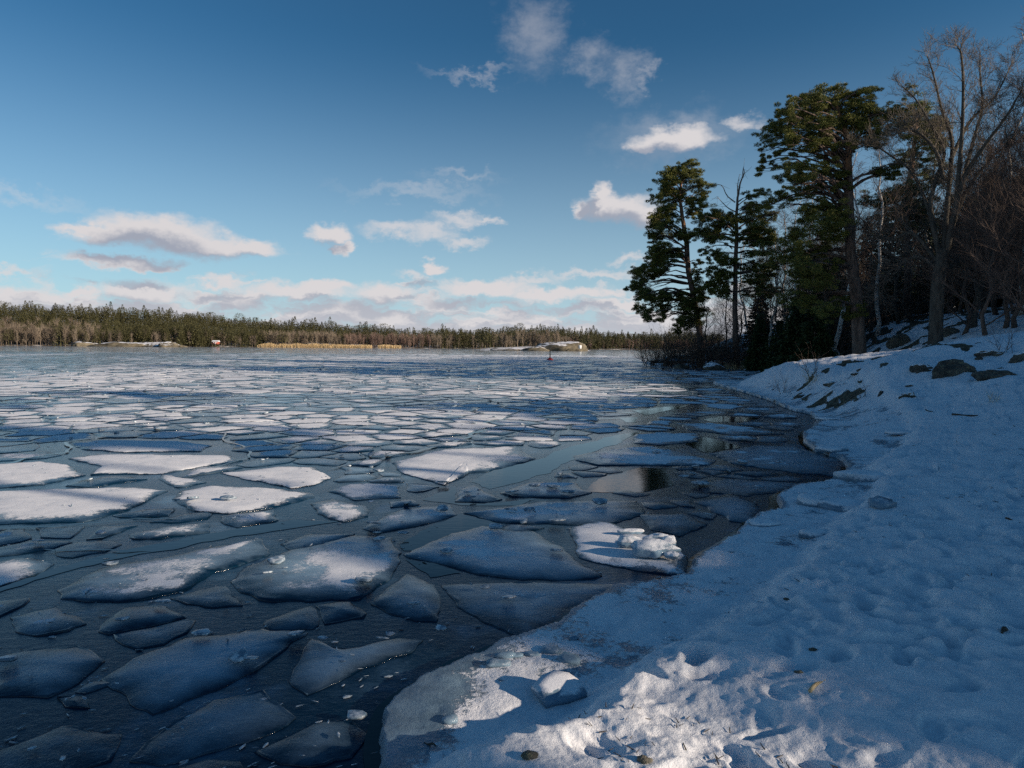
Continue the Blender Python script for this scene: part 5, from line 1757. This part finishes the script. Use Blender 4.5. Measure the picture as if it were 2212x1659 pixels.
# ------------------------------------------------------------------ bathing-place hand rails behind the ridge
o_ = at(*c4(930, 1490), 27.5)
z_ = gz(o_[0], o_[1])
rail = empty('handrail', (o_[0], o_[1], z_), label='pale metal bathing-ladder rails sticking up behind the ridge crest', cat='handrail')
for sgn in (-1, 1):
    cxr = sgn * 0.26
    pts = [(cxr - 0.13, 0, -0.3), (cxr - 0.13, 0, 0.28), (cxr - 0.10, 0, 0.38), (cxr - 0.03, 0, 0.42), (cxr + 0.05, 0, 0.40), (cxr + 0.12, 0, 0.30), (cxr + 0.15, 0, 0.18), (cxr + 0.16, 0, -0.3)]
    v, f = tube(spline(pts, 24), np.full(24, 0.022), 8)
    obj('rail_hoop', mesh('rail_hoop', v, f, MAT['steel'], True), rail)
v, f = tube([(-0.2, 0.02, 0.40), (0.2, 0.02, 0.40)], [0.018, 0.018], 8)
obj('crossbar', mesh('crossbar', v, f, MAT['steel'], True), rail)


def box(x0, y0, z0, x1, y1, z1):
    v = np.array([(x0, y0, z0), (x1, y0, z0), (x1, y1, z0), (x0, y1, z0), (x0, y0, z1), (x1, y0, z1), (x1, y1, z1), (x0, y1, z1)], float)
    f = np.array([(0, 3, 2, 1), (4, 5, 6, 7), (0, 1, 5, 4), (1, 2, 6, 5), (2, 3, 7, 6), (3, 0, 4, 7)])
    return v, [f]


# little dark jetty at the tip
j = at(*c3(465, 1480), 66)
jet = empty('jetty', (j[0], j[1], 0), label='small dark timber jetty under the shrubs at the tip of the point', cat='jetty')
me_b = mesh('deck_board', *box(-0.14, -0.8, 0.42, 0.14, 0.8, 0.48), MAT['tarred_timber'])
for i in range(13):
    b = obj('deck_board', me_b, jet, loc=(-1.9 + i * 0.31, 0, 0.003 * (i % 3)))
me_p = mesh('post', *tube([(0, 0, -0.3), (0, 0, 0.41)], [0.08, 0.08], 8), MAT['tarred_timber'])
for px_, py_ in ((-1.7, -.6), (-1.7, .6), (0, -.6), (0, .6), (1.6, -.6), (1.6, .6)):
    obj('post', me_p, jet, loc=(px_, py_, 0))
obj('beam', mesh('beam', *box(-2.0, -0.72, 0.26, 2.0, -0.6, 0.415), MAT['tarred_timber']), jet)

# spar buoy
b = gnd(550, 360.2, 0)
buoy = empty('buoy', (b[0], b[1], 0), label='red-based spar buoy frozen into the lake ice', cat='buoy')
prof = [(0, -.1), (.36, -.05), (.42, .05), (.36, .18), (.16, .28), (.10, .34), (.0, .35)]
th = np.arange(16) * 2 * PI / 16
v = np.array([(r_ * math.cos(t), r_ * math.sin(t), z) for r_, z in prof for t in th])
f = np.array([(i * 16 + q, i * 16 + (q + 1) % 16, (i + 1) * 16 + (q + 1) % 16, (i + 1) * 16 + q) for i in range(6) for q in range(16)])
obj('float', mesh('float', v, f, MAT['red_paint'], True), buoy)
v, f = tube([(0, 0, .3), (0, 0, 1.5), (0.01, 0, 1.7)], [.07, .06, .03], 10)
obj('spar', mesh('spar', v, f, MAT['black_paint'], True), buoy)

# ------------------------------------------------------------------ far shore
SKYL = [(-160, 301), (0, 303), (30, 303), (100, 306), (150, 309), (200, 312), (240, 316), (290, 321), (330, 324), (360, 325), (400, 327.5), (430, 329), (478, 331.5), (501, 328), (530, 326.5), (559, 327.5), (588, 331), (617, 336), (640, 338.5), (660, 339), (720, 342), (900, 344)]
DSH = [(-160, 355), (0, 350), (180, 365), (250, 385), (400, 400), (520, 420), (660, 450), (900, 470)]
sk = lambda u: np.interp(u, [q[0] for q in SKYL], [q[1] for q in SKYL])
ds = lambda u: np.interp(u, [q[0] for q in DSH], [q[1] for q in DSH])
TH = 12.0           # height of the trees on the crest
BACK = 90.0


def far_z(u, back):
    """ground level at picture column u, back metres behind the far shoreline"""
    top = at(u, float(sk(u)), float(ds(u)) + BACK)[2] - TH
    top = max(top, 1.0)
    t = np.clip(back / BACK, 0, 1.4)
    return -0.3 + 0.9 * float(sstep(-2, 6, back)) + (top - 0.6) * float(sstep(0, 1.15, t))


US = np.arange(-160, 901, 6.0); BK = np.array([-6, -2, 0, 3, 8, 16, 28, 42, 58, 75, 92, 120, 200.0])
vv_ = []
for b_ in BK:
    for u_ in US:
        q = at(u_, 346 + (u_ - 512) * ROLL, float(ds(u_)) + b_)
        vv_.append((q[0], q[1], far_z(u_, b_)))
ix = np.arange(len(BK) * len(US)).reshape(len(BK), len(US))
f = np.stack([ix[:-1, :-1], ix[:-1, 1:], ix[1:, 1:], ix[1:, :-1]], -1).reshape(-1, 4)
m, k, p, pos = newmat('far_ground')
k.link(k.mix(k.ramp(k.noise(pos, 0.15, 5, 0.6), 0.5, 0.6), (0.10, 0.075, 0.05), (0.6, 0.6, 0.62)), p.inputs['Base Color'])
p.inputs['Roughness'].default_value = 1
obj('far_shore', mesh('far_shore', vv_, f, m, True), kind='structure')


def far_conifer(seed, h=12, r0=1.9, pine=False):
    r_ = np.random.default_rng(seed)
    C = []; S = []
    m_ = 420
    t = r_.random(m_) ** 0.8
    if pine: t = 0.35 + 0.65 * t
    R_ = (np.sqrt(np.clip(1 - ((t - 0.62) / 0.40) ** 2, 0.03, 1)) * r0) if pine else (r0 * (1.02 - t) ** 0.85)
    a = r_.uniform(0, 2 * PI, m_); rr = R_ * r_.uniform(0.35, 1.05, m_)
    C = np.stack([np.cos(a) * rr, np.sin(a) * rr, t * h - 0.12 * rr], -1)
    g = np.stack([np.cos(a), np.sin(a), np.full(m_, 0.1 if not pine else 0.5)], -1) + r_.normal(size=(m_, 3)) * 0.45
    g /= np.linalg.norm(g, axis=1)[:, None]
    s = np.cross(g, r_.normal(size=(m_, 3)) + np.array([0, 0, 1.5])); s /= np.linalg.norm(s, axis=1)[:, None]
    l = r_.uniform(0.5, 1.0, (m_, 1)) * (0.45 + 0.6 * (1 - t[:, None])); w = l * 0.5
    v = np.stack([C - s * w, C + s * w, C + g * l], 1).reshape(-1, 3)
    tv = segs([(0, 0, -1)], [(0, 0, h * .95)], [.17], [.02], 4)
    return merge([(v, [np.arange(3 * m_).reshape(-1, 3)]), tv])


def far_bare(seed, h=10, w=1.8):
    r_ = np.random.default_rng(seed)
    P0, P1, R0, R1 = [(0, 0, -1)], [(r_.normal() * .2, 0, h * .8)], [.16], [.06]
    for i in range(34):
        t = r_.uniform(.15, .85); a = r_.uniform(0, 2 * PI); s = r_.uniform(.3, 1) * w * (1.1 - t * .6)
        q = np.array([0, 0, t * h * .85]); e = q + np.array([math.cos(a) * s, math.sin(a) * s, r_.uniform(.8, 2.2) * s])
        e[2] = min(e[2], h)
        P0.append(q); P1.append(e); R0.append(.06); R1.append(.035)
        for c in range(5):
            b_ = q + (e - q) * r_.uniform(.3, 1); e2 = b_ + np.array([r_.normal() * .5, r_.normal() * .5, abs(r_.normal()) * 1.0 + .25])
            e2[2] = min(e2[2], h * 1.03)
            P0.append(b_); P1.append(e2); R0.append(.04); R1.append(.02)
    return segs(P0, P1, R0, R1, 3)


fc = [far_conifer(i, 12, random.uniform(2.9, 4.0)) for i in range(4)] + [far_conifer(10 + i, 11, 3.6, True) for i in range(3)]
fb = [far_bare(i) for i in range(5)]
fcm = [mesh('conifer', v, f, MAT['far_green']) for v, f in fc]
fbm_ = [mesh('bare_tree', v, f, MAT['far_twigs']) for v, f in fb]
fbr = [mesh('bare_tree', v, f, MAT['far_twigs_red']) for v, f in fb]
near_far = []
trees = []


def bare_prob(u, b_):
    """share of leafless trees along the far shore, from the photograph"""
    pts = [(-160, .8), (0, .85), (60, .75), (95, .7), (110, .45), (180, .35), (250, .5), (270, .95), (330, 1.0), (345, .8), (360, .95), (430, .95), (450, .6), (520, .55), (600, .6), (640, .75), (700, .7)]
    p0 = float(np.interp(u, [q[0] for q in pts], [q[1] for q in pts]))
    fall = (12 if 110 < u < 255 else 34)
    return p0 * float(1 - sstep(fall, fall + 22, b_))


for b_, sp_ in ((2, 2.6), (6, 2.8), (12, 3.0), (20, 3.2), (30, 3.4), (44, 3.6), (58, 3.6), (72, 3.6), (84, 3.2), (92, 3.0)):
    u_ = -150 + random.random() * 3
    while u_ < 720:
        u_ += sp_ * random.uniform(0.55, 1.45)
        if b_ <= 2 and 70 < u_ < 190 and random.random() < .75: continue
        if b_ <= 3 and 255 < u_ < 400 and random.random() < .6: continue
        trees.append((u_ , b_ + random.uniform(-2.5, 2.5)))
stuff_v = {'far_green': [], 'far_twigs': [], 'far_twigs_red': []}
n_c = n_bb = 0
random.shuffle(trees)
trees.sort(key=lambda q: (0 if (q[1] < 9 or q[1] > 88) and -5 < q[0] < 680 else 1))
for u_, b_ in trees:
    q = at(u_, 346 + (u_ - 512) * ROLL, float(ds(u_)) + b_)
    z_ = far_z(u_, b_)
    yaw = random.uniform(0, 2 * PI)
    if random.random() < bare_prob(u_, b_):
        s_ = random.uniform(.65, 1.05) * (1.15 if u_ < 100 else .72 if u_ > 600 else .9)
        if 270 < u_ < 335: s_ = random.uniform(.82, .95)
        red = (340 < u_ < 430 or 570 < u_) and random.random() < .8
        pool, key = (fbr, 'far_twigs_red') if red else (fbm_, 'far_twigs')
        vi = random.randrange(5)
        if n_bb < 290 and -5 < u_ < 690:
            n_bb += 1
            o = obj('bare_tree', pool[vi], cat='tree', group='bare trees on the far shore', loc=(q[0], q[1], z_),
                    label='leafless reddish-brown tree on the far shore' if red else 'leafless grey tree on the far shore')
            o.scale = (s_, s_, s_ * random.uniform(.9, 1.1)); o.rotation_euler = (0, 0, yaw)
        else:
            v, f = fb[vi]
            stuff_v[key].append((rot(v * s_, 0, 0, yaw) + np.array([q[0], q[1], z_]), f))
    else:
        s_ = random.uniform(.72, 1.08) * random.choice((1, 1, 1.12)) * 1.0
        if b_ < 60: s_ *= .88
        s_ *= .82 + .42 * float(fbm(np.array([u_ * .06]), np.array([b_ * .03]), 2, 23)[0])
        vi = random.randrange(7)
        if n_c < 290 and -5 < u_ < 690:
            n_c += 1
            o = obj('conifer', fcm[vi], cat='tree', group='conifers on the far shore', loc=(q[0], q[1], z_),
                    label='dark pointed spruce on the far wooded hill' if vi < 4 else 'round-topped pine on the far wooded hill')
            o.scale = (s_, s_, s_ * random.uniform(.92, 1.1)); o.rotation_euler = (0, 0, yaw)
        else:
            v, f = fc[vi]
            stuff_v['far_green'].append((rot(v * s_, 0, 0, yaw) + np.array([q[0], q[1], z_]), f))
for key, ps in stuff_v.items():
    v, f = merge(ps)
    obj('far_forest', mesh('far_forest', v, f, MAT[key]), kind='stuff', cat='forest',
        label={'far_green': 'mass of evergreen forest covering the hill across the lake', 'far_twigs': 'mass of grey leafless wood across the lake', 'far_twigs_red': 'mass of reddish leafless alder wood across the lake'}[key])
print('far trees', len(trees), n_c, n_bb)

# reed belt
P0, P1 = [], []
for i in range(5200):
    u_ = random.uniform(257, 372) if random.random() < .82 else random.uniform(378, 401)
    dd = float(ds(u_)) - random.uniform(1, 7)
    q = at(u_, 346 + (u_ - 512) * ROLL, dd)
    h_ = random.uniform(1.0, 2.2) * (0.45 + 1.0 * float(fbm(np.array([u_ * .12]), np.array([.5]), 3, 7)[0])) * (0.6 + 0.4 * math.sin(min(1, (u_ - 257) / 12) * PI / 2))
    P0.append((q[0], q[1], -.05)); P1.append((q[0] + random.gauss(0, .15), q[1], h_))
v, f = segs(P0, P1, [.05] * len(P0), [.03] * len(P0), 3)
obj('reed_belt', mesh('reed_belt', v, f, MAT['dry_grass']), kind='stuff', label='belt of tan dry reeds along the far shore', cat='reeds')


# rock outcrops on the far shore and the granite knoll of the islet
def far_rock(u0, u1, vtop, depth, lab, seed, snowy=True, deepm=9, name='rock_outcrop'):
    a, b = at(u0, 350, depth), at(u1, 350, depth)
    w_ = (b[0] - a[0]) / 2
    top = at((u0 + u1) / 2, vtop, depth)[2]
    v, f = lump(w_, deepm, top * 1.15, seed, 0.3, planes=14)
    me = mesh(name, v, f, MAT['granite_snowy' if snowy else 'granite_bare'], True)
    return obj(name, me, label=lab, cat='rock', loc=((a[0] + b[0]) / 2, depth, 0.0))


m, k, p, pos = newmat('far_granite')  # brown granite of the far rocks and islet, snow on upward faces
a_ = k.noise(pos, 0.5, 6, 0.7)
g2 = k.new('ShaderNodeNewGeometry'); s2 = k.new('ShaderNodeSeparateXYZ'); k.link(g2.outputs['Normal'], s2.inputs[0])
tt = k.math('ADD', s2.outputs[2], k.math('MULTIPLY', k.math('SUBTRACT', k.noise(pos, 0.35, 5, 0.65), 0.5), 1.0))
c = k.mix(k.ramp(a_, 0.35, 0.65), (0.05, 0.043, 0.03), (0.17, 0.145, 0.10))
k.link(k.mix(k.ramp(tt, 0.9, 1.02), c, (0.75, 0.75, 0.78)), p.inputs['Base Color'])
p.inputs['Roughness'].default_value = .95
MAT['far_granite'] = m
for (u0, u1, vt, dp, lab, sd_) in [(72, 100, 341.8, 342, 'low snowy rock slab at the left of the far shore', 1), (92, 150, 341.3, 340, 'long low snow-streaked rock on the far shore', 2), (130, 190, 342.2, 344, 'grassy tan rock shelf on the far shore', 3),
                                   (160, 176, 342.0, 338, 'small snowy rock near the far cottage', 4), (526, 590, 341.3, 272, 'rounded granite knoll of the islet with snow on top', 5), (520, 556, 346.2, 270, 'tumbled low rocks left of the granite knoll', 6),
                                   (490, 526, 348.3, 275, 'low rocky rim under the bare trees of the islet', 7)]:
    o = far_rock(u0, u1, vt, dp, lab, 820 + sd_)
    o.data.materials.clear(); o.data.materials.append(MAT['far_granite'])
# islet ground and its trees
isl = [at(u_, 346 + (u_ - 512) * ROLL, d_) for u_, d_ in [(474, 284), (500, 272), (545, 268), (588, 272), (592, 290), (560, 305), (500, 305)]]
c = np.mean(isl, 0)
v = np.array([(q[0], q[1], -.1) for q in isl] + [(c[0] + (q[0] - c[0]) * .8, c[1] + (q[1] - c[1]) * .8, 1.0) for q in isl] + [(c[0], c[1], 1.8)])
a = np.arange(7); b = (a + 1) % 7
f1 = np.stack([a, b, 7 + b, 7 + a], -1); f2 = np.stack([7 + a, 7 + b, np.full(7, 14)], -1)
obj('islet_ground', mesh('islet_ground', v, [f2, f1], MAT['far_granite'], True), kind='structure')
for i, (u_, d_, s_) in enumerate([(480, 282, .80), (485, 284, .86), (490, 281, .80), (487, 288, .88), (478, 286, .55)]):
    q = at(u_, 347, d_)
    o = obj('conifer', fcm[4 + i % 3], cat='tree', group='pine clump on the islet', label='bushy dark pine in the clump at the left end of the islet', loc=(q[0], q[1], 0))
    o.scale = (s_ * 1.2, s_ * 1.2, s_)
for i in range(26):
    u_ = 494 + i * 2.6 + random.uniform(-1, 1) ; d_ = random.uniform(282, 300)
    q = at(u_, 347, d_)
    o = obj('bare_tree', fbm_[i % 5], cat='tree', group='bare trees on the islet', label='leafless tree in the row along the islet', loc=(q[0], q[1], .8))
    s_ = random.uniform(.6, .9); o.scale = (s_, s_, s_); o.rotation_euler = (0, 0, i)
for i, u_ in enumerate((592, 585)):
    q = at(u_, 347, 292)
    o = obj('conifer', fcm[4 + i], cat='tree', label=['small pine behind the right end of the granite knoll', 'smaller pine behind the granite knoll'][i], loc=(q[0], q[1], .5)); o.scale = (.55, .55, .6)
# white notice board on the knoll
q = at(580, 350.5, 262)
sg = empty('notice_board', (q[0], q[1], 0), label='white notice board on posts before the granite knoll', cat='sign')
obj('panel', mesh('panel', *box(-.55, -.05, .9, .55, .0, 2.3), MAT['white_paint']), sg)
pm = mesh('post', *box(-.06, .005, -.2, .06, .1, 2.2), MAT['tarred_timber'])
for s_ in (-.4, .4): obj('post', pm, sg, loc=(s_, 0, 0))
# red cottage with snow on its roof
q = at(216, 344, 372)
ct = empty('cottage', (q[0], q[1], 1.9), label='tiny red cottage with a snowy roof among the far trees', cat='cottage'); ct.scale = (.62, .62, .62)
obj('wall', mesh('wall', *box(-2.6, -1.8, -.5, 2.6, 1.8, 1.7), MAT['falu_red']), ct)
rv = np.array([(-2.9, -2.1, 1.7), (2.9, -2.1, 1.7), (2.9, 2.1, 1.7), (-2.9, 2.1, 1.7), (-2.9, 0, 2.9), (2.9, 0, 2.9)])
me = bpy.data.meshes.new('roof'); me.from_pydata([tuple(x) for x in rv], [], [(0, 1, 5, 4), (2, 3, 4, 5), (0, 4, 3), (1, 2, 5), (0, 3, 2, 1)]); me.materials.append(MAT['roof_snow'])
obj('roof', me, ct)
for xx in (-1.5, 1.3): obj('window', mesh('window', *box(xx - .35, -1.84, .5, xx + .35, -1.803, 1.2), MAT['white_paint']), ct)
obj('door', mesh('door', *box(-.4, -1.84, -.4, .3, -1.803, 1.4), MAT['white_paint']), ct)

# ------------------------------------------------------------------ trees beyond the right edge that shade the shore
NV = np.array([-SH[1], SH[0]])      # horizontal, across the sun direction
LIT = [  # ellipses in the photograph where sunlight reaches the ground: u, v, ru, rv
    (480, 785, 130, 45), (600, 800, 120, 50), (690, 800, 60, 30), (520, 745, 115, 28), (600, 715, 70, 40), (640, 690, 50, 40), (560, 665, 70, 26), (520, 690, 70, 28), (470, 715, 50, 24), (660, 740, 60, 40), (720, 765, 60, 22),
    (900, 712, 30, 6), (965, 745, 34, 8), (850, 735, 20, 5), (800, 620, 50, 8), (830, 640, 26, 4), (880, 662, 40, 4), (760, 600, 26, 6), (640, 615, 28, 10),
    (655, 543, 45, 18), (640, 520, 30, 10), (690, 585, 30, 8), (325, 565, 75, 22), (200, 575, 90, 16), (60, 490, 90, 30), (100, 455, 60, 8), (240, 480, 60, 22), (200, 452, 50, 8), 
    (345, 495, 40, 20), (400, 510, 20, 10), (460, 458, 60, 16), (420, 432, 50, 12), (520, 445, 30, 8), (300, 420, 60, 6), (40, 560, 60, 12), (60, 615, 40, 10), (530, 600, 30, 8), (470, 415, 80, 6), (560, 420, 30, 4),
    (600, 470, 30, 6), (250, 640, 50, 8), (400, 640, 50, 7), (550, 480, 40, 5)]


def lit_at(x, y, z=0.1):
    u_, v_ = proj(np.array([[x, y, z]]))
    u_, v_ = u_[0], v_[0]
    if v_ < 386: return True
    if v_ < 530 and u_ < 640 and fbm(np.array([u_ * .011 + v_ * .006]), np.array([v_ * .055 + 3.0]), 2, 44)[0] > (.525 if u_ < 300 else .60) + .0011 * (v_ - 386): return True
    for a, b, ra, rb in LIT:
        if ((u_ - a) / ra) ** 2 + ((v_ - b) / rb) ** 2 < 1: return True
    return False


st_trees = []
for row, a_ in enumerate((21, 36)):
    for i in range(11):
        o_ = -4 + i * 3.1 + row * 1.5
        aa = a_ + (i % 3) * 1.8
        pxy = SH * aa + NV * o_
        st_trees.append((pxy[0], pxy[1], aa, o_))
cl = [[] for _ in st_trees]
tanE = math.tan(SUN_EL)
rs = random.Random(3)
cntc = 0
for i in range(14000):
    if i % 3 == 2:
        y = rs.uniform(1.2, 8.5); x = rs.uniform(-5.5, 6.5)
    elif i % 3:
        u_, v_ = rs.uniform(-60, 1090), rs.uniform(388, 800)
        g = gnd(u_, v_, 0.15); x, y = g[0], g[1]
    else:
        y = rs.uniform(1.2, 24); x = y * rs.uniform(-0.85, 0.85) + rs.uniform(-1, 2)
    if y < 1 or y > 32: continue
    aP = x * SH[0] + y * SH[1]; oP = x * NV[0] + y * NV[1]
    c_ = []
    for ti, (tx_, ty_, ta, to) in enumerate(st_trees):
        h_ = (ta - aP) * tanE
        if abs(to - oP) < 2.6 and 2.5 < h_ < 16.5: c_.append((ti, h_))
    if not c_: continue
    ti, h_ = rs.choice(c_)
    da = rs.uniform(-2.0, 2.0)
    nearp = math.hypot(x, y - 1) < 7.5
    ml, ma = (0.20, 0.65) if nearp else (0.55, 1.9)
    bad = False
    for ea, eo in ((0, 0), (-ma, 0), (ma, 0), (0, ml), (0, -ml), (-ma * .6, ml * .6), (ma * .6, -ml * .6)):
        if lit_at(x + SH[0] * ea + NV[0] * eo, y + SH[1] * ea + NV[1] * eo): bad = True; break
    if bad: continue
    aa = st_trees[ti][2] + da
    cxy = SH * aa + NV * oP
    cl[ti].append((cxy[0], cxy[1], (aa - aP) * tanE + 0.15, 0.20 if nearp else 0.55)); cntc += 1
print('shade boughs', cntc)
for ti, (tx_, ty_, ta, to) in enumerate(st_trees):
    if len(cl[ti]) < 5: continue
    c_ = np.array(cl[ti])
    if len(c_) > 600: c_ = c_[rng.permutation(len(c_))[:600]]
    hgt = c_[:, 2].max() + 1
    zb = gz(tx_, ty_)
    o0 = np.array([tx_, ty_, zb])
    root = empty('pine_tree', tuple(o0), label='shore pine outside the picture on the right whose shadow crosses the snow', cat='tree', group='pines beyond the right edge')
    v, f = tube([(0, 0, -.2), (0, 0, (hgt - zb) * .5), (0, 0, hgt - zb)], [.24, .16, .04], 8)
    obj('trunk', mesh('trunk', v, f, MAT['pine_bark'], True), root)
    vf = []
    for rsel, per_, sub_, ln_ in ((0.55, 34, 4, .28), (0.20, 26, 4, .13)):
        cc_ = c_[np.abs(c_[:, 3] - rsel) < .01]
        if len(cc_): vf.append(needles(cc_[:, :3], cc_[:, 3], per_, sub_, ln=ln_, wd=ln_ * .45, seed=ti))
    v, f = merge(vf)
    c_ = c_[:, :3]
    obj('crown', mesh('crown', v - o0, f, MAT['pine_needles']), root)
    parts = []
    for q in c_[::4]:
        a = np.array([tx_, ty_, max(1.0, q[2] - .8)])
        bad = False
        for t_ in np.linspace(0, 1, 7):
            w_ = a + (q - a) * t_
            L_ = w_[2] / tanE
            if lit_at(w_[0] - SH[0] * L_, w_[1] - SH[1] * L_): bad = True; break
        if bad: continue
        parts.append(segs([a], [q], [.022], [.01], 3))
    if parts:
        v, f = merge(parts)
        obj('limbs', mesh('limbs', v - o0, f, MAT['pine_bark']), root)
print('done')

# stand on the hill beyond the right edge: keeps the foot of the wood in shade
hs = random.Random(9)
for i in range(26):
    x = hs.uniform(36, 62); y = hs.uniform(14, 44)
    if x < 0.80 * y + 5: continue
    if y < 17 + 0.1 * (x - 36): continue
    root = empty('spruce_tree', (x, y, gz(x, y) - .2), label='hillside spruce outside the picture on the right that shades the wood', cat='tree', group='spruces beyond the right edge')
    root.rotation_euler = (0, 0, i); sc_ = hs.uniform(1.3, 1.75); root.scale = (sc_ * 1.25, sc_ * 1.25, sc_)
    obj('trunk', sp2[0], root); obj('crown', sp2[1], root)
